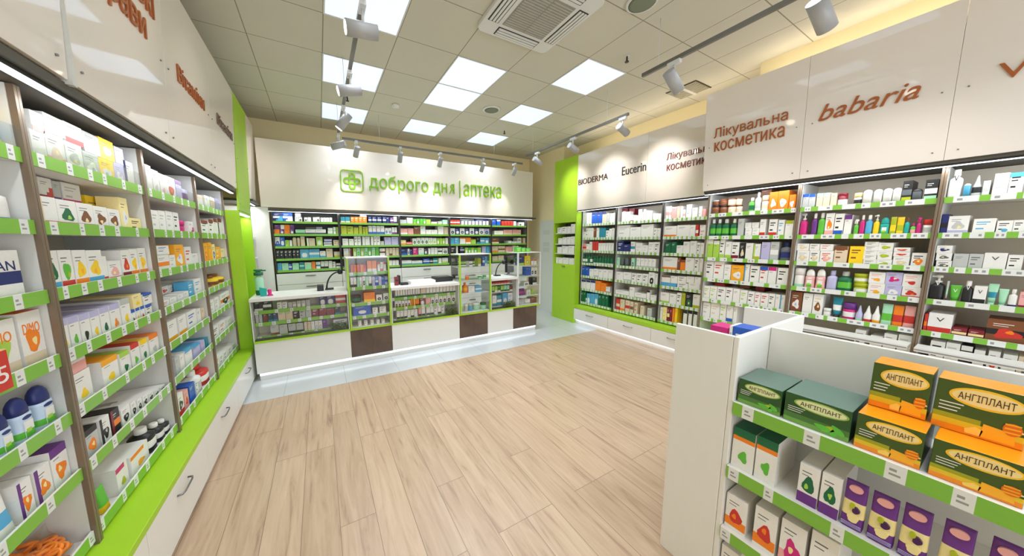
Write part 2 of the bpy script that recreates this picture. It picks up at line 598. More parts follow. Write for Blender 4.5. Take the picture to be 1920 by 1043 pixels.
def shelving(face, front, a0, a1, zs, z0, z1, depth, style, label, group, backm, lip=.05, strip=.012, shelfm=None, stripm=None):
    """local x runs along the wall from the viewer's left, local y into the wall"""
    rnd = random.Random(int(abs(a0) * 1000) + ord(face))
    L = a1 - a0 - .002
    c = (a0 + a1) / 2
    loc = {'L': (front, c, z0), 'R': (front, -c, z0), 'B': (c, front, z0)}[face]
    r = tag(empty('shelving_unit', loc, face), label, 'shelving', group)
    h = z1 - z0
    sm = shelfm or M_white
    bx(-L / 2, L / 2, depth - .012, depth, 0, h, backm).build('back_panel', r)
    for sgn in (-1, 1):
        e = sgn * L / 2
        xa, xb = sorted((e, e - sgn * .014))
        bx(xa, xb, .012, depth - .013, 0, h, M_greyboard if style != 'K' else M_kdark).build('side_panel', r)
        xa, xb = sorted((e, e - sgn * strip))
        bx(xa, xb, -.006, .011, 0, h, stripm or M_brown).build('upright', r)
    for i, z in enumerate(zs):
        zz = z - z0
        t = .018
        ys = .012
        sh = bx(-L / 2 + .0145, L / 2 - .0145, ys, depth - .0125, zz + .002, zz + .002 + t, sm).build('shelf', r)
        rl = L - 2 * strip - .004
        if style == 'K':
            MB().printed(rl, .010, lip, M_rail, [], z0=zz - .013, yf=0.0015).build('price_rail', sh)
        else:
            MB().printed(rl, .008, lip, M_rail, rail_rects(rl, style, rnd), z0=zz, yf=0.003, top=M_white).build('price_rail', sh)
        if style == 'L' and i == 0:
            bx(-rl / 2, rl / 2, .0035, .006, zz + lip, zz + lip + .07, M_acryl).build('acrylic_guard', sh)
    return r

GL_ = 'shelving bays along the left wall'
for a, b, lb in ((.90, 1.75, 'first'), (1.75, 2.585, 'second'), (2.585, 3.45, 'third'), (3.45, 4.30, 'fourth')):
    shelving('L', -.885, a, b, Z_L, .362, 2.14, .355, 'L', {'first': 'tall white shelving bay with cereal boxes and pale wash bottles, closest to camera', 'second': 'tall white shelving bay filled with baby food cartons, second from camera',
             'third': 'narrow-looking white shelving bay with magenta jar, third from camera', 'fourth': 'white shelving bay against the tall green cabinet'}[lb], GL_, M_beige)
for a, b, lb in ((-1.93, -1.145, 'white shelving bay with orange boxes and dark-green bottles on top shelves'), (-1.145, -.375, 'white shelving bay with rainbow row of bright bottles'), (-.375, .42, 'white shelving bay with black pump bottle, cut by the frame edge')):
    shelving('R', 4.1, a, b, Z_N, .36, 2.12, .45, 'N', lb, 'forward shelving bays on the right wall', M_beige, .042)
for a, b, lb in ((-4.125, -3.375, 'recessed shelving bay beside the green cabinet, with green bottles'), (-3.375, -2.60, 'recessed shelving bay with white cartons below the dark brand name'), (-2.60, -1.94, 'recessed shelving bay partly hidden by the forward shelving')):
    shelving('R', 4.33, a, b, Z_F, .362, 2.12, .38, 'F', lb, 'recessed shelving bays on the right wall', M_beige, .042, .012, stripm=M_dark)
KX = [-.60, .305, 1.277, 2.235, 3.17, 4.09]
KLAB = ['dark-backed medicine shelving bay with blue patterned boxes at top', 'dark-backed medicine shelving bay with lime and green box rows', 'dark-backed medicine shelving bay with white lettered box row',
        'dark-backed medicine shelving bay with navy and white box row', 'dark-backed medicine shelving bay at the end next to the frosted panel']
for k in range(5):
    shelving('B', 5.5, KX[k], KX[k + 1], Z_K, 1.11, 2.05, .4, 'K', KLAB[k], 'medicine shelving bays behind the counter', M_kdark, .034, .014, stripm=M_dark)

# drawers under the medicine shelving
for k in range(5):
    x0, x1 = KX[k] + .002, KX[k + 1] - .002
    r = tag(empty('drawer_cabinet', ((x0 + x1) / 2, 5.7, 0), world=True), 'white drawer cabinet below the %s back-wall shelving bay' % ('first', 'second', 'third', 'fourth', 'fifth')[k], 'cabinet', 'white drawer cabinets behind the counter')
    bx(x0, x1, 5.5, 5.9, .06, 1.105, M_white).build('carcass', r)
    bx(x0, x1, 5.53, 5.9, 0, .06, M_dark).build('plinth', r)
    for n in range(6):
        z = 1.105 - .17 * (n + 1)
        d = bx(x0 + .002, x1 - .002, 5.482, 5.499, z + .004, z + .168, M_white).build('drawer_front', r)
        xm = (x0 + x1) / 2
        hm = MB().box(xm - .07, xm + .07, 5.468, 5.4815, z + .125, z + .133, M_dark)
        hm.v = [(a - (x0 + x1) / 2, b - 5.7, c) for a, b, c in hm.v]
        h = hm.build('handle'); h.parent = d

# ------------------------------------------------------------ base cabinets and ledges
def base(face, front, a0, a1, depth, z_low, z_ledge, z_top, label, group, handle=True, kick=False):
    L = a1 - a0 - .003
    c = (a0 + a1) / 2
    loc = {'L': (front, c, 0), 'R': (front, -c, 0)}[face]
    r = tag(empty('base_cabinet', loc, face), label, 'cabinet', group)
    bx(-L / 2, L / 2, .02, depth, z_low, z_ledge, M_white).build('carcass', r)
    bx(-L / 2, L / 2, .05, depth, 0, z_low - .001, M_white).build('plinth', r)
    d = bx(-L / 2 + .001, L / 2 - .001, 0, .018, z_low - .02, z_ledge - .004, M_white).build('drawer_front', r)
    bevel(d)
    if handle:
        hb = MB()
        zz = z_ledge - .075
        hb.path([(-.075, 0, zz), (-.072, -.02, zz), (-.05, -.026, zz), (.05, -.026, zz), (.072, -.02, zz), (.075, 0, zz)], .005, M_chrome)
        h = hb.build('handle'); h.parent = d
    if kick:
        bx(-L / 2, L / 2, .042, .049, z_low - .045, z_low - .012, M_kick).build('led_strip', r)
    return r
for a, b, lb in ((.05, .90, 'white base drawer below the cereal bay, out of frame'), (.90, 1.76, 'white base drawer cut by the bottom frame edge'), (1.76, 2.53, 'white base drawer with slim steel handle, near camera'), (2.53, 3.42, 'white base drawer below the third left-wall bay'), (3.42, 4.30, 'white base drawer at the foot of the tall green cabinet')):
    base('L', -.755, a, b, .48, .05, .325, .36, lb, 'white base drawers along the left wall')
for a, b, lb in ((-4.13, -3.35, 'white base drawer with lit plinth beside the green cabinet'), (-3.35, -2.59, 'white base drawer with lit plinth, middle of three'), (-2.59, -1.95, 'white base drawer with lit plinth beside the gondola edge')):
    base('R', 4.2, a, b, .5, .105, .30, .36, lb, 'white base drawers along the right wall', kick=True)
for a, b, lb in ((-1.93, -1.145, 'white base drawer hidden low behind the gondola end'), (-1.145, -.375, 'white base drawer hidden behind the white gondola'), (-.375, .42, 'white base drawer behind gondola at frame edge')):
    base('R', 3.99, a, b, .7, .105, .30, .36, lb, 'white base drawers along the right wall', kick=True)
def ledge(name, x0, x1, y0, y1, z0, z1, label):
    o = MB().box(x0, x1, y0, y1, z0, z1, M_green).build(name, loc=((x0 + x1) / 2, (y0 + y1) / 2, z0))
    bevel(o)
    tag(o, label, 'ledge')
ledge('green_ledge', -1.24, -.752, .05, 4.30, .326, .361, 'long lime green ledge under the left wall shelving')
ledge('green_ledge', 4.197, 4.71, 1.955, 4.125, .301, .361, 'lime green ledge under the recessed right wall shelving')
ledge('green_ledge', 3.985, 4.71, -.42, 1.93, .301, .359, 'lime green ledge behind the white gondola')

# ------------------------------------------------------------ canopies with LED strips, fascia sign panels
def canopy(x0, x1, y0, y1, z, lx0, lx1, ly0, ly1, lz, label, mat=None):
    r = tag(empty('canopy', ((x0 + x1) / 2, (y0 + y1) / 2, z), world=True), label, 'canopy')
    bx(x0, x1, y0, y1, z, z + .03, mat or M_soffit).build('soffit', r)
    bx(lx0, lx1, ly0, ly1, lz, z - .0005, M_dark).build('led_profile', r)
    bx(lx0 + .001, lx1 - .001, ly0 + .001, ly1 - .001, lz - .006, lz - .0005, M_led).build('led_strip', r)
canopy(-1.24, -.765, .05, 4.30, 2.145, -.815, -.785, .05, 4.298, 2.13, 'dark soffit with bright LED strip over the left wall shelving')
canopy(4.02, 4.71, -.9, 1.945, 2.125, 4.03, 4.055, -.9, 1.94, 2.112, 'dark soffit with LED strip over the forward right shelving')
canopy(4.215, 4.71, 1.95, 4.125, 2.125, 4.225, 4.245, 1.955, 4.12, 2.112, 'dark soffit with LED strip over the recessed right shelving')
canopy(-.62, 4.30, 5.45, 5.92, 2.055, -.62, 4.2, 5.46, 5.478, 2.045, 'dark soffit with thin LED strip over the medicine shelving')
canopy(-1.24, -.72, 4.985, 5.45, 2.125, -.79, -.765, 4.985, 5.44, 2.112, 'short soffit with LED strip behind the green cabinet')
for (loc, rot, sx, sy, w) in (((-.80, 2.2, 2.118), (0, radians(30), 0), .02, 4.1, 6), ((4.05, .5, 2.10), (0, radians(-30), 0), .02, 2.7, 5), ((4.24, 3.03, 2.10), (0, radians(-30), 0), .02, 2.1, 4), ((1.8, 5.47, 2.035), (radians(30), 0, 0), 4.7, .02, 4.5), ((-.78, 5.2, 2.10), (0, radians(30), 0), .02, .45, 3)):
    area('led_light', loc, rot, sx, sy, w, (.94, .97, 1))

def sign_panel(face, xb, xt, a0, a1, zb, zt, label, group, mat=None, screws=True):
    """a board standing on its lower edge at xb, top edge at xt; local x to the viewer's right, -y towards the viewer"""
    c = (a0 + a1) / 2
    L = a1 - a0 + .003
    loc = {'L': (xb, c, zb), 'R': (xb, -c, zb), 'B': (c, xb, zb)}[face]
    lean = {'L': -(xt - xb), 'R': xt - xb, 'B': xt - xb}[face]
    H = zt - zb
    mb = MB()
    m = mat or M_fascia
    mb.box(-L / 2, L / 2, 0, .018, 0, H, m)
    mb.v = [(x, y + lean * z / H, z) for x, y, z in mb.v]
    o = mb.build('sign_panel')
    o.location = loc
    o.rotation_euler = (0, 0, ROT[face])
    bevel(o, .0015)
    tag(o, label, 'sign panel', group)
    o['lean'] = lean / H
    if screws:
        for sx in (-1, 1):
            for zf in (.06, .45):
                s = MB()
                yy = lean * zf
                s.tube((sx * (L / 2 - .05), yy - .0005, zf * H), (sx * (L / 2 - .05), yy - .006, zf * H), .0045, M_chrome, 10)
                s.build('screw').parent = o
    return o
def sign_text(o, face, body, a0, a1, z0, z1, mat, bold=0., shear=0., thick=.008):
    l = o.location
    c = {'L': l.y, 'R': -l.y, 'B': l.x}[face]
    k = o['lean']
    t = lettering(o, body, a0 - c, a1 - c, z0 - l.z, z1 - l.z, -.001, mat, thick, bold, shear)
    me = t.data
    for v in me.vertices:
        v.co.y += k * v.co.z
    return t
GF = 'glossy white fascia panels'
sign_panel('L', -.755, -.71, .05, .92, 2.183, 3.21, 'plain glossy white fascia panel at the near end of the left wall', GF)
sign_panel('L', -.755, -.71, .925, 1.745, 2.183, 3.21, 'plain glossy white fascia panel above the cereal boxes', GF)
o = sign_panel('L', -.755, -.71, 1.775, 2.60, 2.183, 3.21, 'glossy fascia panel with two lines of bronze letters, above the baby food', GF)
sign_text(o, 'L', 'Лікарські', 1.86, 2.50, 2.79, 2.97, M_bronze, .006)
sign_text(o, 'L', 'трави', 1.97, 2.385, 2.63, 2.77, M_bronze, .006)
o = sign_panel('L', -.755, -.71, 2.605, 3.46, 2.183, 3.21, 'glossy fascia panel with single bronze word, third bay of left wall', GF)
sign_text(o, 'L', 'Вітаміни', 2.79, 3.305, 2.635, 2.745, M_bronze, .006)
o = sign_panel('L', -.755, -.71, 3.465, 4.315, 2.183, 3.21, 'glossy fascia panel with taupe word beside green panel', GF)
sign_text(o, 'L', 'Вітаміни', 3.665, 4.20, 2.655, 2.755, M_lettergrey, .006)
sign_panel('L', -.755, -.71, 4.32, 4.97, 1.95, 3.21, 'tall lime green fascia panel above the green cabinet niche', 'green fascia panels', M_green)
sign_panel('L', -.755, -.71, 4.975, 5.455, 2.16, 3.21, 'white fascia panel in the back corner beside the green one', GF, screws=False)
# the strip between first and second left fascia panels
tag(MB().box(-.78, -.745, 1.748, 1.772, 2.17, 3.2, M_greyboard).build('trim_3'), kind='structure')
o = sign_panel('R', 4.0, 3.93, -1.95, -1.135, 2.15, 3.2, 'glossy fascia panel with two-line bronze lettering on forward right shelving', GF)
sign_text(o, 'R', 'Лікувальна', -1.86, -1.25, 2.685, 2.815, M_bronze, .004)
sign_text(o, 'R', 'косметика', -1.85, -1.265, 2.565, 2.665, M_bronze, .004)
o = sign_panel('R', 4.0, 3.93, -1.13, -.385, 2.15, 3.2, 'glossy fascia panel with slanted bronze lowercase word', GF)
sign_text(o, 'R', 'babaria', -1.045, -.525, 2.625, 2.755, M_bronze, .0, .35)
o = sign_panel('R', 4.0, 3.93, -.38, .43, 2.15, 3.2, 'glossy fascia panel with bronze letter V at the frame edge', GF)
sign_text(o, 'R', 'VICHY', -.235, .28, 2.612, 2.715, M_bronze, 0.)
o = sign_panel('R', 4.2, 4.195, -4.125, -2.80, 2.13, 3.1, 'white fascia panel with two dark words and small white oval', GF, screws=False)
sign_text(o, 'R', 'BIODERMA', -4.10, -3.465, 2.572, 2.67, M_letterdark, 0.)
sign_text(o, 'R', 'Eucerin', -3.205, -2.78 - .03, 2.578, 2.705, M_letterblack, .012)
ov = MB()
ov.poly([(.06 * cos(2 * pi * i / 24), .03 * sin(2 * pi * i / 24)) for i in range(24)], -.008, 0, pm('oval_white', (250, 250, 252), .3))
ov = ov.build('oval_badge'); ov.parent = o; ov.location = (.145, -.004, .485)
o = sign_panel('R', 4.2, 4.195, -2.795, -1.955, 2.13, 3.1, 'white fascia panel with maroon lettering cut off by forward panel', GF, screws=False)
sign_text(o, 'R', 'Лікувальна', -2.52, -1.975, 2.628, 2.74, M_letterred, .0)
sign_text(o, 'R', 'косметика', -2.51, -1.985, 2.51, 2.59, M_letterred, .0)
o = sign_panel('B', 5.455, 5.455, -.70, 4.20, 2.10, 3.06, 'wide white fascia board with green cross logo and pharmacy name', 'main sign board', screws=False)
def st(body, a0, a1, z0, z1, bold):
    sign_text(o, 'B', body, a0, a1, z0, z1, M_logo, bold, thick=.02)
st('доброго', .795, 1.815, 2.42, 2.70, .022)
st('дня', 1.905, 2.33, 2.43, 2.66, .022)
st('аптека', 2.525, 3.375, 2.455, 2.68, -.008)
cx_ = o.location.x
bar = bx(2.436 - cx_, 2.452 - cx_, -.02, -.001, 2.41 - 2.10, 2.735 - 2.10, M_logo).build('divider_bar'); bar.parent = o
# logo: rounded square outline with a looped cross
def ring(outline, w, y0, y1, mat):
    """closed band of width w following an x,z outline"""
    mb = MB()
    n = len(outline)
    inn = []
    for i in range(n):
        p, q, r_ = Vector(outline[i - 1]), Vector(outline[i]), Vector(outline[(i + 1) % n])
        t = (r_ - p).normalized()
        nrm = Vector((-t.y, t.x))
        inn.append(tuple(q + nrm * w))
    for y in (y0, y1):
        for L_ in (outline, inn):
            mb.v += [(a, y, b) for a, b in L_]
    for i in range(n):
        j = (i + 1) % n
        mb.face((i, j, n + j, n + i), mat)
        mb.face((2 * n + i, 3 * n + i, 3 * n + j, 2 * n + j), mat)
        mb.face((i, 2 * n + i, 2 * n + j, j), mat)
        mb.face((n + i, n + j, 3 * n + j, 3 * n + i), mat)
    return mb
def rrect(cx, cz, hw, hh, r, n=6):
    out = []
    for (sx, sz, a0) in ((1, 1, 0), (-1, 1, pi / 2), (-1, -1, pi), (1, -1, 3 * pi / 2)):
        for k in range(n + 1):
            a = a0 + pi / 2 * k / n
            out.append((cx + sx * (hw - r) + r * cos(a), cz + sz * (hh - r) + r * sin(a)))
    return out
LX, LZ = .535 - cx_, 2.565 - 2.10
ring(rrect(LX, LZ, .172, .172, .06), .016, -.02, -.001, M_logo).build('logo_frame').parent = o
ring(rrect(LX, LZ, .05, .13, .05), .024, -.02, -.001, M_logo).build('logo_loop').parent = o
ring(rrect(LX, LZ, .13, .05, .05), .024, -.021, -.0015, M_logo).build('logo_loop').parent = o
for ob in list(bpy.data.objects):
    if 'lean' in ob: del ob['lean']

# ------------------------------------------------------------ tall green cabinets
r = tag(empty('tall_cabinet', (-.9, 4.635, 0), world=True), 'tall lime green cabinet with open niche beside the counter', 'cabinet')
bx(-1.24, -.757, 4.302, 4.33, 0, 1.946, M_green).build('side_panel', r)
bx(-1.24, -.757, 4.945, 4.972, 0, 1.946, M_green).build('side_panel', r)
bx(-1.24, -1.2, 4.331, 4.944, 0, 1.946, M_green).build('back_panel', r)
bx(-1.199, -.757, 4.331, 4.944, .61, .64, M_green).build('niche_floor', r)
bx(-1.199, -.757, 4.331, 4.944, 1.925, 1.946, M_green).build('niche_top', r)
bx(-.775, -.757, 4.331, 4.944, .36, .609, M_green).build('front_panel', r)
bx(-.775, -.757, 4.331, 4.944, 0, .35, M_white).build('lower_door', r)
bx(-.80, -.765, 4.335, 4.94, 1.912, 1.9245, M_led).build('led_strip', r)
area('led_light', (-.80, 4.64, 1.90), (0, radians(20), 0), .02, .55, 1.5, (.95, .97, 1))
d = tag(bx(-.07, .07, -.05, .05, -.05, .05, pc('B')).build('wall_dispenser', loc=(0, 0, 0)), 'navy blue box fixed high inside the green cabinet niche', 'dispenser')
d.location = (-1.12, 4.86, 1.80)
d.rotation_euler = (0, 0, pi / 2)
m_ = MB().box(-.035, .035, -.054, -.0505, -.02, .03, pc('c')).build('screen'); m_.parent = d
rod = MB()
rod.tube((-1.12, 4.86, .645), (-1.12, 4.86, 1.42), .014, M_alu)
rod.tube((-1.12, 4.86, 1.42), (-1.12, 4.86, 1.50), .03, M_alu)
rod.tube((-1.12, 4.86, .641), (-1.12, 4.86, .66), .05, M_alu)
tag(rod.build('thermometer_stand', loc=(-1.12, 4.86, .641)), 'white rod on a round foot inside the green niche', 'stand')
wt = MB().loft([(0, .03, .03, 2), (.12, .03, .03, 2), (.15, .012, .012, 2), (.19, .012, .012, 2)], [pc('k')])
wt = wt.build('bottle'); wt.location = (-.88, 4.52, .641); tag(wt, 'small black bottle on the floor of the green niche', 'bottle')

r = tag(empty('tall_cabinet', (4.4, 4.44, 0), world=True), 'tall lime green cabinet with shelf niche next to frosted panel', 'cabinet')
bx(4.202, 4.715, 4.132, 4.155, 0, 3.12, M_green).build('side_panel', r)
bx(4.202, 4.715, 4.725, 4.75, 0, 3.12, M_green).build('side_panel', r)
bx(4.202, 4.225, 4.156, 4.724, 0, 1.12, M_green).build('door', r)
bx(4.202, 4.225, 4.156, 4.724, 1.925, 3.12, M_green).build('upper_panel', r)
bx(4.50, 4.52, 4.156, 4.724, 1.12, 1.925, M_kdark).build('back_panel', r)
for z in (1.10, 1.31, 1.50, 1.71):
    bx(4.2255, 4.499, 4.158, 4.722, z, z + .018, M_greyboard if z > 1.2 else M_green).build('shelf', r)
bx(4.18, 4.20, 4.40, 4.47, 1.07, 1.082, M_chrome).build('handle', r)

# frosted partition panel with three faint stickers
p = bx(4.43, 4.455, 4.80, 5.46, 0, 2.02, M_frost).build('partition_panel', loc=(4.44, 5.1, 0))
tag(p, 'pale frosted partition panel between counter end and green cabinet', 'panel')
for z in (1.76, 1.50, 1.38):
    s = bx(4.426, 4.4295, 5.14, 5.34, z - .05, z + .045, pm('faint_sticker', (206, 214, 208), .4)).build('sticker', loc=(0, 0, 0))
    s.location = (-4.44, -5.1, 0); s.parent = p

# white side shelving in the back corner
r = tag(empty('shelving_unit', (-1.0, 5.2, 0), world=True), 'narrow white side shelving in back corner behind green cabinet', 'shelving', 'corner shelving')
bx(-1.24, -1.225, 4.99, 5.46, 0, 2.1, M_white).build('back_panel', r)
for z in (.8, 1.08, 1.36, 1.64):
    bx(-1.224, -.80, 4.99, 5.46, z, z + .02, M_white).build('shelf', r)
pf = tag(bx(-1.22, -.62, 5.482, 5.50, 0, 2.1, M_white).build('filler_panel', loc=(-.92, 5.49, 0)), 'tall white filler panel at the start of the medicine shelving', 'panel')
for z, hh in ((1.66, .24), (1.38, .2), (1.10, .2), (.82, .2)):
    for y in (5.08, 5.30):
        b_ = MB().printed(.18, .2, hh, pc('W'), [(.1, .5, .6, .55, pc('g'))]).build('carton')
        b_.location = (-.92, y, z + .001); b_.rotation_euler = (0, 0, pi / 2)
        tag(b_, 'plain white carton on %s side shelf, %s the green cabinet' % ({1.66: 'top', 1.38: 'second', 1.10: 'third', .82: 'lowest'}[z], 'next to' if y < 5.2 else 'away from'), 'box', 'cartons in the back corner')

# ------------------------------------------------------------ service counter
CY = 4.12
def counter_base(x0, x1, mat, label, group):
    o = bx(x0 + .001, x1 - .001, CY + .01, 4.62, .09, .45, mat).build('counter_cabinet', loc=((x0 + x1) / 2, 4.36, .09))
    bevel(o, .0015)
    tag(o, label, 'counter base', group)
for x0, x1, m, lb in ((-.72, .278, M_white, 'long white counter base panel beside the left wall ledge'), (.278, .80, M_walnut, 'dark walnut counter base panel under the green-framed tower'), (.80, 1.811, M_white, 'white counter base panel between two walnut ones, widest'),
                      (1.811, 2.307, M_walnut, 'dark walnut counter base panel under the middle tower'), (2.307, 2.803, M_white, 'short white counter base panel between walnut panels'), (2.803, 3.30, M_walnut, 'dark walnut counter base panel at the counter end')):
    counter_base(x0, x1, m, lb, 'counter base panels')
r = tag(empty('counter_plinth', (1.3, 4.3, 0), world=True), 'long white plinth with LED strip under the counter', 'plinth')
bx(-.70, 3.30, CY + .045, 4.6, 0, .088, M_white).build('plinth_board', r)
bx(-.70, 3.30, CY + .034, CY + .044, .055, .083, M_kick).build('led_strip', r)
area('led_light', (1.3, CY + .03, .07), (radians(-60), 0, 0), 4.0, .02, .4, (.93, .97, 1))
area('led_light', (4.22, 3.03, .06), (0, radians(-60), 0), .02, 2.1, .3, (.93, .97, 1))
tag(bx(-.72, 3.36, CY, 4.62, .4515, .474, M_green).build('green_trim', loc=(1.3, 4.37, .451)), 'lime green trim board running along the counter front', 'trim')

def vitrine(x0, x1, ztop, shelves, label, backm, rail=True):
    r = tag(empty('display_counter', ((x0 + x1) / 2, 4.36, .475), world=True), label, 'display counter', 'glass display counters')
    bx(x0, x1, CY - .02, 4.62, ztop - .035, ztop, M_white).build('countertop', r)
    bx(x0 + .012, x1 - .012, CY + .012, CY + .018, .476, ztop - .036, M_glass).build('glass_front', r)
    for a, b in ((x0, x0 + .011), (x1 - .011, x1)):
        bx(a, b, CY, 4.46, .475, ztop - .036, M_alu).build('side_frame', r)
    bx(x0 + .012, x1 - .012, 4.44, 4.46, .475, ztop - .036, backm).build('back_panel', r)
    bx(x0 + .012, x1 - .012, CY + .02, 4.439, .475, .482, M_dark).build('bottom_board', r)
    rnd = random.Random(int(x0 * 100))
    for z in shelves:
        s = bx(x0 + .013, x1 - .013, 4.232, 4.438, z - .014, z - .0008, M_white).build('shelf', r)
        if rail:
            L = x1 - x0 - .03
            rr = MB().printed(L, .006, .042, M_rail, rail_rects(L, 'L', rnd), z0=z - .03 - .475, yf=4.222 - 4.36)
            q = rr.build('price_rail'); q.parent = s
    return r
vitrine(-.72, .276, .968, [.795, .655, .49], 'long glass display counter with dark boxes beside the left wall', M_beige)
vitrine(.806, 1.812, .968, [.795, .655, .49], 'glass display counter filled with rows of slim white boxes', M_greyboard)
vitrine(2.365, 2.872, .985, [.87, .74, .5], 'short glass display counter between the two clear towers', M_beige, False)

def tower(x0, x1, shelves, label, framem, backm, glassy):
    zt = 1.39
    r = tag(empty('display_tower', ((x0 + x1) / 2, 4.3, .475), world=True), label, 'display tower', 'glass display towers on the counter')
    for a, b in ((x0, x0 + .02), (x1 - .02, x1)):
        bx(a, b, CY - .012, CY + .016, .475, zt - .012, framem).build('frame_post', r)
    bx(x0, x1, CY - .012, 4.46, zt - .011, zt, M_alu).build('top_board', r)
    bx(x0 + .021, x1 - .021, CY - .004, CY + .002, .477, zt - .012, M_glass).build('glass_front', r)
    for a, b in ((x0, x0 + .008), (x1 - .008, x1)):
        bx(a, b, CY + .017, 4.439, .476, zt - .012, M_glass if glassy else M_white).build('side_panel', r)
    bx(x0, x1, 4.44, 4.46, .475, zt - .012, backm).build('back_panel', r)
    bx(x0 + .009, x1 - .009, CY + .017, 4.439, .476, .486, M_white).build('bottom_board', r)
    rnd = random.Random(int(x0 * 77))
    for z in shelves:
        if glassy:
            bx(x0 + .009, x1 - .009, CY + .02, 4.438, z - .008, z - .0008, pm('glass_shelf', (214, 222, 216), .2)).build('shelf', r)
        else:
            s = bx(x0 + .009, x1 - .009, CY + .03, 4.438, z - .014, z - .0008, M_white).build('shelf', r)
            L = x1 - x0 - .05
            q = MB().printed(L, .006, .04, M_rail, rail_rects(L, 'L', rnd), z0=z - .04 - .475, yf=CY + .02 - 4.3).build('price_rail'); q.parent = s
tower(.282, .80, [1.2, 1.01, .80, .63], 'green-framed display tower with orange boxes on top shelf', M_green, M_greyboard, False)
tower(1.818, 2.36, [1.19, .985, .785], 'clear display tower with glass jars, middle of the counter', M_green, M_glass, True)
tower(2.878, 3.36, [1.165, .985, .815, .645], 'clear display tower at the counter end', M_alu, M_glass, True)

# ------------------------------------------------------------ products
BAY = {'L0': ('L', -.915, Z_L, .0208, 'nearest left-wall bay'), 'L1': ('L', -.915, Z_L, .0208, 'second left-wall bay'), 'L2': ('L', -.915, Z_L, .0208, 'third left-wall bay'), 'L3': ('L', -.915, Z_L, .0208, 'farthest left-wall bay'),
       'NA': ('R', 4.13, Z_N, .0208, 'first forward right-wall bay'), 'NB': ('R', 4.13, Z_N, .0208, 'middle forward right-wall bay'), 'NC': ('R', 4.13, Z_N, .0208, 'nearest forward right-wall bay'),
       'FA': ('R', 4.355, Z_F, .0208, 'farthest recessed right-wall bay'), 'FB': ('R', 4.355, Z_F, .0208, 'middle recessed right-wall bay'), 'FC': ('R', 4.355, Z_F, .0208, 'last recessed right-wall bay'),
       'K0': ('B', 5.54, Z_K, .0208, 'first back-wall bay'), 'K1': ('B', 5.54, Z_K, .0208, 'second back-wall bay'), 'K2': ('B', 5.54, Z_K, .0208, 'third back-wall bay'), 'K3': ('B', 5.54, Z_K, .0208, 'fourth back-wall bay'), 'K4': ('B', 5.54, Z_K, .0208, 'fifth back-wall bay'),
       'CA': ('B', 4.24, [.795, .655, .49], 0, 'longest glass counter'), 'CB': ('B', 4.24, [.795, .655, .49], 0, 'middle glass counter'), 'CC': ('B', 4.24, [.87, .74, .5], 0, 'short glass counter'),
       'TA': ('B', 4.17, [1.2, 1.01, .80, .63, .4868], 0, 'green-framed tower'), 'TB': ('B', 4.2, [1.19, .985, .785, .4868], 0, 'middle clear tower'), 'TC': ('B', 4.2, [1.165, .985, .815, .645, .4868], 0, 'end clear tower'),
       'GL': ('R', 4.24, [1.728, 1.518, 1.328, 1.118], .0005, 'right-hand green cabinet'), 'G': ('R', 1.488, [.925, .637, .345, .06], .0005, 'white gondola'), 'NT': ('R', 1.72, [1.0], .0005, 'gondola end tray')}
NAMES = {'L': 'carton', 'N': 'cosmetics_box', 'F': 'skincare_box', 'K': 'medicine_box', 'C': 'vitrine_box', 'T': 'display_box', 'G': 'remedy_box'}
KIND = {'B': ('bottle', 'bottle', 'bottle'), 'P': ('pump_bottle', 'pump bottle', 'bottle'), 'S': ('spray_bottle', 'spray bottle', 'bottle'), 'J': ('jar', 'jar', 'jar'), 'C': ('tin', 'tin', 'tin'),
        'U': ('tube', 'tube', 'tube'), 'V': ('nozzle_tube', 'nozzle tube', 'tube'), 'D': ('wash_bottle', 'wash bottle', 'bottle'), 'K': ('pouch', 'pouch', 'pouch'), 'H': ('blister_pack', 'arched pack', 'pack'), 'A': ('lozenge_box', 'lozenge box', 'box')}
ORD = 'first second third fourth fifth sixth seventh eighth ninth tenth eleventh twelfth thirteenth fourteenth fifteenth sixteenth seventeenth eighteenth nineteenth twentieth twenty-first'.split()
PHR = {'_': 'base', '^': 'top', '=': 'band', 'q': 'band', '#': 'picture', '@': 'emblem', '|': 'stripe', '"': 'print', '/': 'corner', '~': 'patch', '-': 'band'}

def parse(code):
    kind = 'X'
    code = code.split(':')[0]
    if len(code) > 1 and code[1] == '.':
        kind, code = code[0], code[2:]
    cap = None
    if '!' in code:
        code, cap = code.split('!')
    pats = []
    i = 1
    while i < len(code) - 1:
        pats.append((code[i], code[i + 1]))
        i += 2
    return kind, code[0], pats, cap

def look(kind, body, pats, cap, bay):
    kw = 'box' if kind == 'X' else KIND[kind][1]
    if kind == 'X' and bay[0] == 'L':
        kw = 'carton'
    s = PAL[body][0] + ' ' + kw
    if kind == 'A':
        return ('dark-green' if body == 'd' else 'orange-topped') + ' lozenge box'
    if pats:
        s += ' with %s %s' % (PAL[pats[0][1]][0], PHR[pats[0][0]])
    elif cap and cap != body:
        s += ' with %s cap' % PAL[cap][0]
    return s

def blob_on(mb, w, d, h, cx, cz, rx, rz, mat, rn, lift):
    pts = []
    ph, q = rn.uniform(0, 6), rn.uniform(.12, .26)
    for i in range(14):
        t = 2 * pi * i / 14
        k = 1 + q * sin(3 * t + ph) + rn.uniform(-.06, .06)
        pts.append(((cx - .5) * w + rx * w * k * cos(t), cz * h + rz * h * k * sin(t)))
    mb.poly(pts, -d / 2 - lift, -d / 2 - .0001, mat)

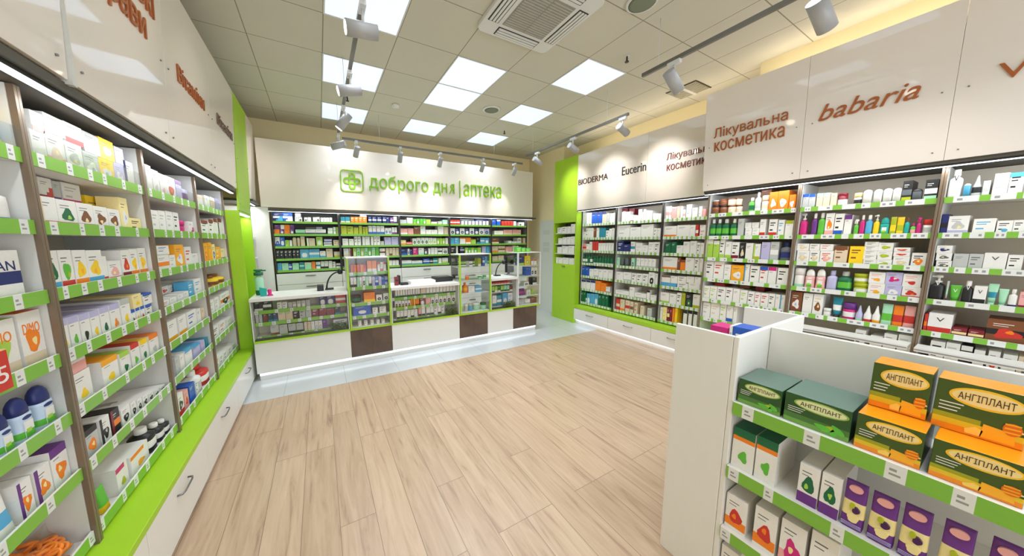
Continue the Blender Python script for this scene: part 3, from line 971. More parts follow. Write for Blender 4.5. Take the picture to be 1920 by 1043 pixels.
def rects_for(body, pats, w, h, blob=False):
    R = []
    dark = body in 'kBRpdGnb'
    txt = pc('W') if dark else pc('G')
    if w > .03 and h > .05 and not any(p in '"~-' for p, _ in pats):
        R += [(.14, .80, .62, .825, txt), (.14, .72, .5, .74, txt)]
    for p, c in pats:
        m = pc(c)
        if p == '_': R.append((0, 0, 1, .27, m))
        elif p == '^': R.append((0, .8, 1, 1, m))
        elif p == '~': R.append((0, .78, .75, .96, m))
        elif p == '-': R.append((0, .7, 1, .8, m))
        elif p == '=': R.append((0, .36, 1, .6, m))
        elif p == 'q': R.append((0, .1, 1, .34, m))
        elif p == '|': R.append((.0, 0, .24, 1, m))
        elif p == '#' and not blob: R += [(.2, .16, .8, .5, m), (.3, .1, .7, .58, m), (.42, .26, .58, .4, pc('Y') if c in 'rodE' else pc('W'))]
        elif p == '@' and not blob: R += [(.3, .2, .72, .42, m), (.38, .14, .64, .48, m)]
        elif p == '"': R += [(.14, .76, .76, .82, m), (.14, .64, .6, .69, m), (.14, .36, .5, .44, m)]
        elif p == '/': R += [(.3, 0, 1, .2, m), (.5, .2, 1, .4, m), (.7, .4, 1, .6, m)]
    return R

def bands(body, pats, default_top=None):
    lo = mid = hi = pc(body)
    for p, c in pats:
        if p in '_q': lo = pc(c)
        elif p in '=#@"|': mid = pc(c)
        elif p in '^/': hi = pc(c)
    return lo, mid, hi

def lettered_box(body, w, d, h, rich_rot=0):
    """display carton: oval name label, white text lines and a picture at the lower corner"""
    if body == 'd':
        front = pm('front_forest_green', (44, 84, 40), .3)
        R = [(0, 0, 1, .16, pm('front_leaf_green', (112, 160, 70), .3)), (0, .16, 1, .34, pm('front_mid_green', (74, 120, 56), .3))]
        top = pm('top_grey_green', (96, 122, 110), .3)
        oval_e, oval_m = pm('oval_rim_green', (150, 180, 80), .3), pm('oval_pale_green', (226, 230, 176), .3)
    else:
        front = pm('front_olive_green', (64, 86, 30), .3)
        R = [(0, 0, 1, .13, pm('front_orange', (240, 140, 30), .3)), (0, .13, 1, .24, pm('front_yellow', (226, 190, 40), .3)), (0, .24, .55, .34, pm('front_olive_yellow', (160, 160, 30), .3))]
        top = pm('top_bright_orange', (250, 150, 24), .22)
        oval_e, oval_m = pm('oval_rim_yellow', (250, 196, 40), .3), pm('oval_pale_orange', (250, 220, 150), .3)
    for k in range(3):
        R.append((.06, .54 - .07 * k, .34 - .03 * k, .56 - .07 * k, pc('W')))
    o = MB().printed(w, d, h, front, R, top=top).build('lozenge_box')
    bevel(o, .0015)
    y = -d / 2
    ow, oh = w * .41, h * .19
    cx, cz = w * .06, h * .75
    mb = MB().poly([(cx + ow * cos(2 * pi * i / 32), cz + oh * sin(2 * pi * i / 32)) for i in range(32)], y - .0008, y - .0001, oval_e)
    mb.build('label_rim').parent = o
    mb = MB().poly([(cx + ow * .92 * cos(2 * pi * i / 32), cz + oh * .8 * sin(2 * pi * i / 32)) for i in range(32)], y - .0014, y - .0009, oval_m)
    mb.build('label').parent = o
    lettering(o, 'АНГІПЛАНТ', cx - ow * .74, cx + ow * .74, cz - oh * .36, cz + oh * .36, y - .0014, M_ink, .0006, .012)
    if body == 'd':
        for (lx, lz, a, s) in ((.22, .16, .5, .17), (.34, .2, 2.4, .15), (.30, .12, 1.2, .14), (.12, .14, 2.9, .16)):
            pts = []
            for i in range(16):
                t = 2 * pi * i / 16
                u, v = s * w * cos(t) * .8, s * w * .35 * sin(t) * (1 - .3 * cos(t))
                pts.append((lx * w + u * cos(a) - v * sin(a), lz * h + u * sin(a) + v * cos(a) + .006))
            pts = [(min(max(p_, -w * .49), w * .49), max(q_, .002)) for p_, q_ in pts]
            MB().poly(pts, y - .0009 - .0004 * (lx > .3) - .0003 * (a > 2), y - .0001, pc('E') if a > 1 else pc('v')).build('leaf_picture').parent = o
    else:
        hx = w * .2
        MB().poly([(hx - .14 * w, .006), (hx + .22 * w, .006), (hx + .2 * w, h * .26), (hx - .12 * w, h * .3)], y - .0008, y - .0001, pm('honeycomb', (250, 176, 40), .3)).build('honeycomb_picture').parent = o
        pts = [(hx + .17 * w + .1 * w * cos(2 * pi * i / 16), h * .33 + .12 * h * sin(2 * pi * i / 16)) for i in range(16)]
        MB().poly(pts, y - .0014, y - .0009, pm('honey_dipper', (226, 110, 16), .3)).build('dipper_picture').parent = o
        mb = MB()
        for k in range(3):
            zc = h * (.25 + .075 * k)
            mb.poly([(hx + .09 * w, zc), (hx + .25 * w, zc + .01 * h), (hx + .25 * w, zc + .035 * h), (hx + .09 * w, zc + .03 * h)], y - .0019, y - .00145, pc('a'))
        mb.poly([(hx + .26 * w, h * .30), (hx + .29 * w, h * .30), (hx + .29 * w, h * .33), (hx + .26 * w, h * .33)], y - .0019, y - .00145, pc('Y'))
        mb.build('dipper_groove_picture').parent = o
        MB().poly([(hx - .30 * w, .006), (hx - .13 * w, .006), (hx - .11 * w, h * .16), (hx - .2 * w, h * .2), (hx - .31 * w, h * .12)], y - .0008, y - .0001, pm('honeycomb_light', (252, 206, 96), .3)).build('honeycomb_picture').parent = o
    return o

def product(code, bay, w, d, h):
    kind, body, pats, cap = parse(code)
    rich = bay in ('L0', 'L1', 'NA', 'NB', 'NC', 'G')
    n = 20 if rich else 12
    a, b = w / 2, d / 2
    B = pc(body)
    C = pc(cap) if cap else B
    if kind == 'A':
        return lettered_box(body, w, d, h)
    if kind == 'X':
        blob = rich or bay in ('L2', 'L3')
        R = rects_for(body, pats, w, h, blob)
        if ':' in code:
            R = [q for q in R if q[1] not in (.80, .72)]
        top = None
        for p, c in pats:
            if p == '^' and bay[0] in 'LG': top = pc(c)
        pb = MB().printed(w, d, h, B, R, top=top)
        if blob:
            rn = random.Random(int(w * 7919) + int(h * 104729))
            for p, c in pats:
                if p == '#':
                    blob_on(pb, w, d, h, .5, .42 if ('_', 0) not in [(x, 0) for x, _ in pats] else .5, .3, .2, pc(c), rn, .0005)
                    blob_on(pb, w, d, h, rn.uniform(.4, .6), rn.uniform(.38, .5), .1, .07, pc({'d': 'e', 'E': 'v', 'v': 'e', 'r': 'o', 'o': 'Y', 'y': 'a', 'k': 'g', 'W': 'l'}.get(c, 'Y')), rn, .0009)
                elif p == '@':
                    blob_on(pb, w, d, h, .52, .32, .2, .14, pc(c), rn, .0005)
        o = pb.build(NAMES[bay[0]] if bay != 'NT' else 'remedy_box')
        if bay in ('L0', 'L1', 'G', 'NB', 'NC', 'NA'):
            bevel(o, .0012, 1)
        return o
    name = KIND[kind][0]
    lo, mid, hi = bands(body, pats)
    mb = MB()
    cap_mb = MB()
    if kind in 'BPS':
        e = 2.6 if kind != 'B' else 3.2
        top_b = .70 if kind == 'B' else .64
        secs = [(0, a * .92, b * .92, e), (.015 * h, a, b, e), (.22 * h, a, b, e), (.5 * h, a, b, e), (top_b * h * .95, a * .98, b * .98, e), (top_b * h, a * .84, b * .84, e), ((top_b + .06) * h, a * .4, b * .4, 2), ((top_b + .08) * h, a * .38, b * .38, 2)]
        mb.loft(secs, [lo, lo, mid, hi, hi, hi, hi], n)
        z = (top_b + .081) * h
        if kind == 'B':
            cap_mb.loft([(z, a * .5, b * .5, 2), (z + .01 * h, a * .52, b * .52, 2), (h * .985, a * .5, b * .5, 2), (h, a * .44, b * .44, 2)], [C], n)
        elif kind == 'P':
            cap_mb.loft([(z, a * .5, b * .5, 2), (z + .06 * h, a * .5, b * .5, 2), (z + .07 * h, a * .18, b * .18, 2), (h * .9, a * .18, b * .18, 2), (h * .91, a * .5, b * .42, 2.5), (h, a * .44, b * .36, 2.5)], [C], n)
            cap_mb.box(-a * .95, -a * .3, -b * .14, b * .14, h * .92, h * .97, C)
        else:
            cap_mb.loft([(z, a * .5, b * .5, 2), (z + .05 * h, a * .42, b * .42, 2), (h * .86, a * .4, b * .4, 3), (h * .9, a * .85, b * .45, 4), (h, a * .7, b * .4, 4)], [C], n)
            cap_mb.box(-a * .95, -a * .55, -b * .12, b * .12, h * .74, h * .9, C)
    elif kind == 'J':
        mb.loft([(0, a * .9, b * .9, 2.2), (.04 * h, a * .96, b * .96, 2.2), (.22 * h, a * .96, b * .96, 2.2), (.5 * h, a * .96, b * .96, 2.2), (.64 * h, a * .94, b * .94, 2.2), (.66 * h, a * .8, b * .8, 2.2)], [lo, lo, mid, hi, hi], n)
        cap_mb.loft([(.662 * h, a, b, 2.2), (.95 * h, a, b, 2.2), (h, a * .9, b * .9, 2.2)], [C], n)
    elif kind == 'C':
        mb.loft([(0, a * .96, b * .96, 2), (.03 * h, a, b, 2), (.25 * h, a, b, 2), (.55 * h, a, b, 2), (.82 * h, a, b, 2)], [lo, lo, mid, hi], n)
        cap_mb.loft([(.822 * h, a * .98, b * .98, 2), (.97 * h, a * .98, b * .98, 2), (h, a * .9, b * .9, 2)], [C], n)
    elif kind == 'U':
        cap_mb.loft([(0, a * .62, b * .8, 2), (.2 * h, a * .66, b * .84, 2)], [C], n)
        mb.loft([(.2005 * h, a * .7, b * .9, 2), (.4 * h, a * .8, b * .8, 2.2), (.65 * h, a * .9, b * .55, 2.6), (.95 * h, a, .004, 4), (h, a, .003, 4)], [lo, mid, hi, hi], n)
    elif kind == 'V':
        mb.loft([(0, a * .9, b * .9, 2.4), (.05 * h, a, b, 2.4), (.25 * h, a, b, 2.4), (.5 * h, a * .95, b * .95, 2.4), (.62 * h, a * .6, b * .6, 2.2), (.95 * h, a * .22, b * .22, 2), (h, a * .12, b * .12, 2)], [lo, lo, mid, hi, hi, hi], n)
        cap_mb = None
    elif kind == 'K':
        mb.loft([(0, a * .94, b * .9, 4), (.04 * h, a, b, 4), (.27 * h, a, b * .9, 3.5), (.58 * h, a * .97, b * .62, 3), (.9 * h, a * .96, .005, 5), (h, a * .96, .0025, 6)], [lo, lo, mid, hi, hi], n)
        cap_mb = None
        if body == 'p' and bay == 'G':
            q = MB().poly([(a * .62 * cos(2 * pi * i / 20), h * .86 + .012 * sin(2 * pi * i / 20)) for i in range(20)], -.013, -.006, pc('i'))
            q2 = MB().poly([(.1 * a + a * .5 * cos(2 * pi * i / 20) * (1 + .12 * sin(5 * 2 * pi * i / 20)), h * .24 + h * .09 * sin(2 * pi * i / 20)) for i in range(20)], -b - .0012, -b * .8, pc('Y'))
            q3 = MB().poly([(.25 * a + a * .34 * cos(2 * pi * i / 20) * (1 + .15 * cos(3 * 2 * pi * i / 20)), h * .43 + h * .07 * sin(2 * pi * i / 20)) for i in range(20)], -b - .0022, -b * .6, pm('plum_picture', (70, 28, 84), .3))
            q4 = MB()
            for k in range(3):
                q4.poly([(-a * .9, h * (.05 + .028 * k)), (a * .9, h * (.05 + .028 * k)), (a * .9, h * (.058 + .028 * k)), (-a * .9, h * (.058 + .028 * k))], -b - .0008, -b * .9, pc('l'))
            q5 = MB().poly([(-.1 * a + a * .2 * cos(t) * 1.2, h * .5 + h * .05 * sin(t)) for t in [2 * pi * i / 12 for i in range(12)]], -b - .0026, -b * .6, pc('v'))
    elif kind == 'H':
        S = [(0, a, b, 5)]
        zz = h - a
        S.append((max(zz, h * .3), a, b, 5))
        for k in range(1, 7):
            t = pi / 2 * k / 6.3
            S.append((max(zz, h * .3) + (h - max(zz, h * .3)) * sin(t), a * cos(t), b * (.5 + .5 * cos(t)), 4))
        mb.loft(S, [mid, hi if hi is not B else B], n)
        cap_mb = None
    elif kind == 'D':
        prof = [(0, .90), (.02, .98), (.14, 1.0), (.28, .95), (.40, .90), (.50, .92), (.58, .97), (.64, .90)]
        mb.loft([(z * h, a * q, b * (.8 + .2 * q), 3) for z, q in prof], [B, B, pc('E') if cap == 'B' else B, mid if mid is not B else B, hi, hi, hi], 24)
        cap_mb.loft([(.641 * h, a * .84, b * .9, 2.6), (.74 * h, a * .86, b * .92, 2.4), (.86 * h, a * .78, b * .84, 2.2), (.95 * h, a * .55, b * .6, 2), (h, a * .25, b * .3, 2)], [C], 24)
    if cap_mb is not None and not rich and cap_mb.v:
        off = len(mb.v)
        mb.v += cap_mb.v
        for f, mi in zip(cap_mb.f, cap_mb.m):
            mb.face(tuple(i + off for i in f), cap_mb.mats[mi], len(f) == 4)
        cap_mb = None
    o = mb.build(name)
    if cap_mb is not None and cap_mb.v:
        cap_mb.build('cap').parent = o
    if kind == 'D':
        lb = MB().printed(w * .5, .002, h * .34, pc('W'), [(0, 0, 1, .42, pc('E')), (.1, .3, .7, .55, pc('e'))], z0=h * .13, yf=-b - .0012)
        lb.build('label').parent = o
        MB().poly([(a * .5 * cos(2 * pi * i / 20), h * .555 + h * .04 * sin(2 * pi * i / 20)) for i in range(20)], -b * 1.02, -b * .8, C).build('handle_slot').parent = o
    if kind == 'K' and body == 'p' and bay == 'G':
        for q_, nm in ((q, 'name_oval'), (q2, 'fruit_picture'), (q3, 'plum_picture'), (q4, 'line_print'), (q5, 'leaf_picture')):
            q_.build(nm).parent = o
    return o

DATA = """L0.0 B.y=c!a 1698 67 213 0 0 67
L0.1 B.W_b!W 1661 124 154 0 0 124
L0.2 W=B:NAN:B 1615 151 176 0 0 220
L0.3 W^e#e_s:DIMO:o 1554 136 198 0 0 220;W^o#o_s:DIMO:o 1684 96 206 0 0 220
L0.4 D.w!B 1693 78 164 0 0 46;D.w!B 1600 71 161 0 0 42;D.w!B 1520 60 145 0 0 36;D.w!B 1444 56 151 0 0 34
L0.5 W^p#o 1692 79 160 0 0 220;W|p#o 1612 67 133 0 0 220;W|p#o 1538 52 136 0 0 220;K.W=c 1460 62 148 0 0 43;K.W=c 1382 54 159 0 0 37
L1.0 W_i 1880 68 123 0 0 220;Wqi#s 1966 100 136 0 0 220;W_i#g 2074 105 130 0 0 220;g#W 2186 114 117 0 0 220;y#W 2304 120 115 0 0 220;l#W 2411 90 119 0 0 220;W|B 2514 96 153 0 0 220;W_i 1893 60 73 124 0 220;Wqi#s 1981 108 73 138 0 220;W_r#g 2093 111 83 131 0 220;g#W 2210 119 93 118 0 220;y#W 2330 118 101 117 0 220;l#W 2437 82 87 120 0 220
L1.1 W_r|s 1865 92 126 0 0 220;W_P#d 1968 110 124 0 0 83;W_P#n 2082 108 123 0 0 83;W_r#n 2190 105 120 0 0 83;W_r#n 2300 101 117 0 0 83;Y#W 2401 77 186 0 0 83;Y"k 2502 120 84 0 0 220;W_R/r 2058 74 99 124 90 210;g_p 2120 43 95 124 90 210;W_P"g 2213 120 102 121 90 210;y 2365 123 184 0 90 210
L1.2 W_c#d 1834 64 170 0 0 220;W_r#E 1907 72 170 0 0 220;W_o#y 1992 82 168 0 0 220;W_c#y 2089 108 165 0 0 220;W_r 2160 30 134 0 0 220;W_r#i 2233 110 108 0 0 220;W_R#r 2343 82 158 0 0 220;W_o#y 2426 79 162 0 0 83;W_o#y 2518 88 166 0 0 83;W^k 2436 102 133 0 90 210
L1.3 W@y^l 1829 47 144 0 0 220;W@E^l 1888 57 143 0 0 220;W@k^l 1954 60 140 0 0 220;W@y^l 2021 60 139 0 0 220;W@d^l 2092 66 142 0 0 220;W@o^l 2175 81 142 0 0 220;W@y^g 2270 85 152 0 0 220;W^b@n 2333 38 79 0 0 220;W@y^b 2381 41 81 0 0 220;W@r^b 2433 44 80 0 0 220;W^b"k 2506 71 79 0 0 220;Y@y 2393 94 75 82 0 220;W^b"k 2511 101 65 80 0 220
L1.4 W@y 1878 107 142 0 0 220;W@y^a 2071 125 134 0 0 220;W@d^e 2196 86 123 0 0 220;W@E^r 2296 82 137 0 0 220;W@d^y 2391 81 130 0 0 220;W@g^o 2507 109 129 0 0 220;i^W 1874 92 55 144 0 220
L1.5 g^k#o 1871 84 130 0 0 220;W#k|k 1967 68 127 0 0 220;k=o|R 2047 65 125 0 0 220;W#k 2129 76 97 0 0 83;W#k 2204 48 87 0 0 83;W#k 2263 47 76 0 0 83;W#k 2323 50 69 0 0 220;W#k 2387 54 55 0 0 220;W#k 2456 58 40 0 0 220;W#k 2530 63 30 0 0 220;J.k!W 2131 86 85 0 90 86;J.k!W 2225 66 69 0 90 66
L1.6 K.E_y 1894 55 117 0 0 39;W~P@v 2026 92 134 0 0 220;W~o@a 2189 171 111 0 0 220;B.k=W!W 2348 102 150 0 0 102;B.k=W!W 2456 78 114 0 0 78;B.k=W!W 2530 64 95 0 0 64
L2.0 W 2750 70 183 0 0 220;W@g 2838 91 169 0 0 220;W@i 2943 100 163 0 0 220;W#r 3069 147 166 0 0 220;l^p 3209 107 166 0 0 220;B.l=p!W 3350 164 175 0 0 164
L2.1 W"g 2748 96 152 0 0 220;W"g 2852 97 157 0 0 220;W"g 2970 107 164 0 0 220;W"k 3080 97 165 0 0 220;J.P!P 3214 151 114 0 0 151;W/P 3365 108 114 0 0 220
L2.2 W=o 2780 175 116 0 0 220;W"g 2926 95 110 0 0 220;a#W 3061 163 181 0 0 220;W"r 3229 131 162 0 0 220;W 3365 133 106 0 0 220;W"b 2800 177 59 118 0 220
L2.3 W_r"r 2732 96 62 0 0 220;W_P 2849 107 63 0 0 220;W_p 2974 94 68 0 0 83;W_p 3084 94 71 0 0 83;c"W 3194 113 135 0 0 83;W"c 3351 162 139 0 0 220;W#r 3010 124 57 70 90 210;W#k 3141 130 123 0 90 210
L2.4 W_a 2778 142 150 0 0 220;W_a 2948 137 146 0 0 220;W"b 3135 190 144 0 0 220;W 3292 83 126 0 0 220;s 3389 76 116 0 0 220
L2.5 g 2775 64 131 0 0 220;W 2857 69 123 0 0 220;W^c 2978 129 128 0 0 220;l^c 3150 149 108 0 0 220;l 3293 89 93 0 0 220;T 3396 72 89 0 0 220
L2.6 W_r#k 2742 95 155 0 0 220;i#r 2844 69 137 0 0 220;b 2956 104 138 0 0 220;W"b 3056 48 125 0 0 220;B.W=g!W 3134 105 181 0 0 105;B.r=W!r 3313 184 166 0 0 184
L3.0 B.s=W!s 3721 126 175 0 0 126;W 3881 143 138 0 0 220;s^W 4048 148 144 0 0 220;l 4215 133 153 0 0 220
L3.1 W^R"k 3714 187 145 0 0 220;W^R"k 3908 144 165 0 0 220;W^R 4060 128 182 0 0 220;W|k^R 4211 141 193 0 0 220
L3.2 a#o 3663 107 189 0 0 220;a 3785 102 194 0 0 220;Y#b 3897 94 177 0 0 220;a"W 4035 154 148 0 0 220;Y_b 4206 152 128 0 0 220
L3.3 B.n=Y!y 3698 169 54 0 0 169;B.y=n!n 3916 157 112 0 0 157;B.y=n!n 4110 175 111 0 0 175
L3.4 W"g 3648 120 141 0 0 220;W"g 3801 132 142 0 0 220;W=o#k 4098 351 146 0 0 220
L3.5 W"k 3666 178 123 0 0 220;W"r 3894 207 115 0 0 220;W"g 4168 227 92 0 0 220
L3.6 W"r 3617 81 118 0 0 220;W"k 3734 102 101 0 0 220;W"k 3873 112 89 0 0 220;W"n 4044 125 75 0 0 220;W"g 4213 138 61 0 0 220
NA.0 C.n!k -1871 82 117 0 0 82;C.n!k -1788 76 109 0 0 76;C.s!n -1706 82 102 0 0 82;C.s!n -1636 53 100 0 0 53;C.n!W -1867 61 56 119 0 61;C.n!n -1794 75 74 110 0 75;C.s!n -1713 81 78 104 0 76;C.s!n -1643 53 78 101 0 53;B.E=d!W -1525 51 165 0 0 51;B.W"g!g -1473 50 216 0 0 50;J.W=s!s -1412 63 175 0 0 63;o#W -1344 65 200 0 0 200;o#W -1269 81 202 0 0 200;o#W -1201 45 154 0 0 200;n -1441 84 68 176 100 199
NA.1 B.d"E!W -1875 58 217 0 0 58;B.d"E!W -1814 56 215 0 0 56;B.d"E!W -1748 70 212 0 0 70;B.d"E!W -1669 63 209 0 0 63;g -1598 56 206 0 0 200;W"g -1526 57 98 0 0 200;W"g -1463 59 97 0 0 200;W_r -1408 47 188 0 0 200;W_r"k -1325 65 183 0 0 200;W"c -1261 46 172 0 0 200;W^v -1201 57 163 0 0 200;W"g -1533 56 60 99 0 200;W"g -1471 58 59 99 0 200
NA.2 e^W -1883 58 231 0 0 200;e^W -1818 60 220 0 0 200;W_e"k -1758 48 231 0 0 200;W_e -1697 58 208 0 0 200;W_R"k -1629 70 202 0 0 200;k#s -1562 46 192 0 0 200;W -1502 64 192 0 0 200;W|e_v -1436 57 183 0 0 200;l -1364 69 202 0 0 200;g=W -1293 66 206 0 0 200;B.G=B!B -1211 82 206 0 0 82
NA.3 W"k -1869 81 222 0 0 200;W"r -1773 101 225 0 0 200;W"g -1685 64 194 0 0 200;a#W -1589 115 192 0 0 200;W|c -1504 45 208 0 0 200;W"k -1434 79 197 0 0 200;W^b"r -1357 64 193 0 0 200;W^P -1289 64 194 0 0 200;W"k -1208 79 191 0 0 200
NA.4 W"e -1879 65 170 0 0 200;W"e -1807 70 174 0 0 94;W"k -1725 83 175 0 0 94;W"k -1647 65 177 0 0 200;W -1578 62 174 0 0 94;W"e -1510 65 168 0 0 94;W"k -1443 57 162 0 0 94;W"r -1387 46 160 0 0 94;W"r -1329 62 161 0 0 200;W"k -1270 49 165 0 0 200;W -1223 36 163 0 0 200;W|c -1184 37 163 0 0 200;r -1791 101 27 175 100 199;n -1547 89 32 176 100 199;R -1408 77 44 162 100 199
NA.5 W"g -1865 80 201 0 0 200;W"s -1772 93 207 0 0 200;W"e -1690 61 210 0 0 200;W_b -1623 61 205 0 0 200;W -1571 34 204 0 0 200
NB.0 g^b -1106 41 147 0 0 200;g^b -1063 42 141 0 0 200;s^m -1013 41 142 0 0 200;s^m -969 43 140 0 0 200;s -925 37 132 0 0 200;C.W^R!R -874 58 125 0 0 58;J.W"k!Y -785 47 114 0 0 47;H.W -732 48 134 0 0 40;H.W -677 45 130 0 0 40;H.W -627 45 130 0 0 40;H.W -580 43 127 0 0 40;k_v=G -534 46 174 0 0 200;H.k=G -486 46 106 0 0 40;k_m=W -425 56 165 0 0 200
NB.1 P.P!W -1101 51 225 0 0 51;B.p!W -1028 37 220 0 0 37;B.E!W -982 46 221 0 0 46;W_i#o -930 53 212 0 0 200;W_b"k -872 55 204 0 0 200;W^p -818 43 187 0 0 200;S.E!W -769 27 147 0 0 27;B.P!W -737 28 181 0 0 28;B.c!W -701 38 179 0 0 38;P.y!W -661 33 179 0 0 33;D.t!t -618 49 153 0 0 29;K.v#y -575 30 155 0 0 21;K.y#v -540 36 151 0 0 25;B.t!n -508 24 145 0 0 24;B.E#i!P -478 25 100 0 0 25;S.P!P -452 23 142 0 0 23;J.W=g!r -415 43 126 0 0 43
NB.2 W#s"g -1077 85 122 0 0 200;W#s"k -999 65 123 0 0 200;W#i"r -921 83 123 0 0 200;s^n"n -836 78 167 0 0 200;y"n -745 81 168 0 0 200;W#s -1085 83 66 123 0 200;W"k -1006 66 63 124 0 200;W"r -928 82 60 124 0 200;W"k -666 72 56 0 0 200;W#v -590 77 59 0 0 200;W#s -508 78 89 0 0 200;W#o"k -427 67 120 0 0 200;W"k -667 76 37 57 0 200;W"k -669 71 37 95 0 200;W"k -668 75 36 133 0 200;W"k -669 74 36 171 0 200;W#v -595 78 71 60 0 200;W#v -594 74 68 132 0 200;W#r -511 79 36 90 0 200;W#r -512 78 33 128 0 200
NB.3 J.W_m!W -1088 74 199 0 0 74;D.i_o!W -1012 68 193 0 0 41;D.i_a!W -941 63 199 0 0 37;B.l!l -870 65 193 0 0 65;B.d#E!g -794 84 190 0 0 84;J.v=W!v -698 85 96 0 0 85;J.v=W!v -704 83 83 97 0 83;W@a"i -609 87 107 0 0 200;l#W -523 82 106 0 0 200;W_r#r -436 86 96 0 0 200;W@a"i -614 85 94 108 0 85;l#P -528 83 100 107 0 200;W@r"i -441 86 105 97 0 200
NB.4 n#W -1084 78 213 0 0 200;W -1006 65 209 0 0 200;W#n"s -936 64 211 0 0 200;J.W!W -873 50 86 0 0 50;U.T=W!k -816 61 200 0 0 61;J.P=W!p -743 80 160 0 0 80;V.l_m -681 40 152 0 0 40;V.W_r -635 45 156 0 0 45;V.W_a -588 45 162 0 0 45;K.m#E -535 55 190 0 0 39;K.o=r -480 52 187 0 0 36;K.i#r -425 53 193 0 0 37
NB.5 W"k -656 58 171 0 0 200;W -497 64 179 0 0 200;W"g -426 65 188 0 0 200;W -567 64 142 0 0 200
NC.0 B.W!W:V:k -327 56 220 0 0 56;H.W=c -278 28 111 0 0 40;V.g=k -241 40 162 0 0 40;W=g -205 26 118 0 0 200;W"g -155 53 160 0 0 200;W^c"k -103 48 155 0 0 200
NC.1 B=k -343 28 159 0 0 200;W#g_l -286 82 142 0 0 200;W"c -186 83 116 0 0 200;W@c"k -112 56 98 0 0 200;W"k -63 40 99 0 0 200
NC.2 W#G"k -315 65 66 0 0 200;g -250 60 120 0 0 200;g"G -191 54 121 0 0 200;W:V:k -121 82 131 0 0 200;W"k -51 51 119 0 0 200;W#G -320 65 56 68 0 200;W#B -324 65 55 125 0 200
NC.3 P.k!W:V:W -324 66 204 0 0 66;U.g=m!k -281 10 164 0 0 10;U.E!E:V:W -247 50 136 0 0 50;B.k!W:V:W -199 43 174 0 0 43;Wqk:V:k -151 49 143 0 0 200;U.m=T!m -105 38 164 0 0 38;U.m!m -66 35 133 0 0 35;B.W_B!W -31 31 136 0 0 31;i_R 8 37 122 0 0 200
NC.4 r=o -347 14 147 0 0 200;Wqr:V:k -286 103 162 0 0 200;R=Y -201 61 70 0 0 200;R=Y -135 61 70 0 0 200;n#r=k -25 153 170 0 0 200
NC.5 W"k -277 63 181 0 0 200;W"g -213 58 186 0 0 200;k^W -157 46 181 0 0 200;W -107 42 165 0 0 200;W#r -53 43 175 0 0 200;W_m 3 50 168 0 0 200;s 40 18 169 0 0 200
FA.0 g -4073 59 224 0 0 180;W -4008 56 219 0 0 180;W -3944 54 217 0 0 180;b^B -3855 116 225 0 0 180;b^B -3738 111 217 0 0 180;s^B -3635 88 211 0 0 180;g -3558 58 178 0 0 180;W -3499 48 176 0 0 180;W -3448 47 174 0 0 180
FA.1 W -4072 62 127 0 0 180;W"k -4009 57 194 0 0 180;W -3948 56 193 0 0 180;W -3889 53 193 0 0 180;n -3828 57 190 0 0 180;W -3765 56 189 0 0 180;T -3665 131 185 0 0 180;W"k -3559 63 137 0 0 180;W -3500 50 165 0 0 180;W -3445 49 174 0 0 180
FA.2 i=r -4061 84 141 0 0 180;W_i -3981 65 135 0 0 180;W -3911 60 174 0 0 180;r -3844 60 178 0 0 180;r -3777 65 181 0 0 180;W -3713 50 153 0 0 180;W -3659 46 153 0 0 180;W -3607 45 154 0 0 180;W -3555 48 155 0 0 180;W -3502 47 156 0 0 180;W -3448 49 156 0 0 180
FA.3 B.d=W!d -4075 55 180 0 0 55;B.d=W!d -4016 54 183 0 0 54;B.d!d -3957 53 185 0 0 53;B.d=W!d -3901 50 187 0 0 50;B.d_W!d -3824 53 162 0 0 53;B.d_W!d -3763 56 163 0 0 56;B.d_W!d -3702 55 163 0 0 55;B.d_W!d -3641 53 165 0 0 53;B.d_W!d -3582 52 165 0 0 52;B.d_W!d -3524 51 167 0 0 51;B.d_W!d -3457 71 167 0 0 71
FA.4 b -4059 87 179 0 0 180;b -3969 84 180 0 0 180;W -3874 94 154 0 0 180;W_g -3769 104 163 0 0 180;W -3663 95 162 0 0 180;W -3560 99 168 0 0 180;W -3456 95 170 0 0 180
FA.5 W^B -4050 106 175 0 0 180;W^B -3939 100 181 0 0 180;W^B -3829 105 184 0 0 180;o -3712 108 195 0 0 180;o -3599 106 170 0 0 180;W_n -3498 85 115 0 0 180
FA.6 d -4071 64 215 0 0 180;d -4011 46 222 0 0 180;W=c -3975 21 99 0 0 180;c#W -3919 85 194 0 0 180;c -3829 83 205 0 0 180;c#W -3741 84 213 0 0 180;d -3658 73 220 0 0 180;d -3580 69 229 0 0 180;d -3510 58 231 0 0 180
FB.0 W -3259 67 178 0 0 83;W -3181 76 174 0 0 83;W_R -3110 57 120 0 0 83;W -3040 69 106 0 0 180;W -2975 54 193 0 0 180;W -2930 25 146 0 0 180;W -2895 36 185 0 0 180;W -2847 50 162 0 0 180;W -2798 39 157 0 0 180;W -2745 39 114 0 0 180;W -2702 40 110 0 0 180;W -2660 36 106 0 0 180;R -3307 99 238 0 90 180;R -3180 95 226 0 90 180
FB.1 W"g -3245 219 210 0 0 180;W -3036 182 173 0 0 180;W -2844 192 205 0 0 180;W"k -2715 51 145 0 0 180;W -2659 50 140 0 0 180
FB.2 B"W -3289 110 181 0 0 180;B -3169 119 136 0 0 180;W=T -3064 74 176 0 0 180;W"g -2956 113 124 0 0 180;W"g -2854 85 125 0 0 180;W"g -2762 88 171 0 0 180;W"k -2675 80 172 0 0 180;W -2961 107 34 125 0 180
FB.3 m -3318 57 150 0 0 180;H.G -3251 61 147 0 0 40;H.G -3166 58 145 0 0 40;m#G -3052 55 151 0 0 180;W_g -2956 62 156 0 0 180;W_g -2889 58 156 0 0 180;W_g -2827 54 156 0 0 180;W_g -2766 55 157 0 0 180;W_g -2706 57 155 0 0 180
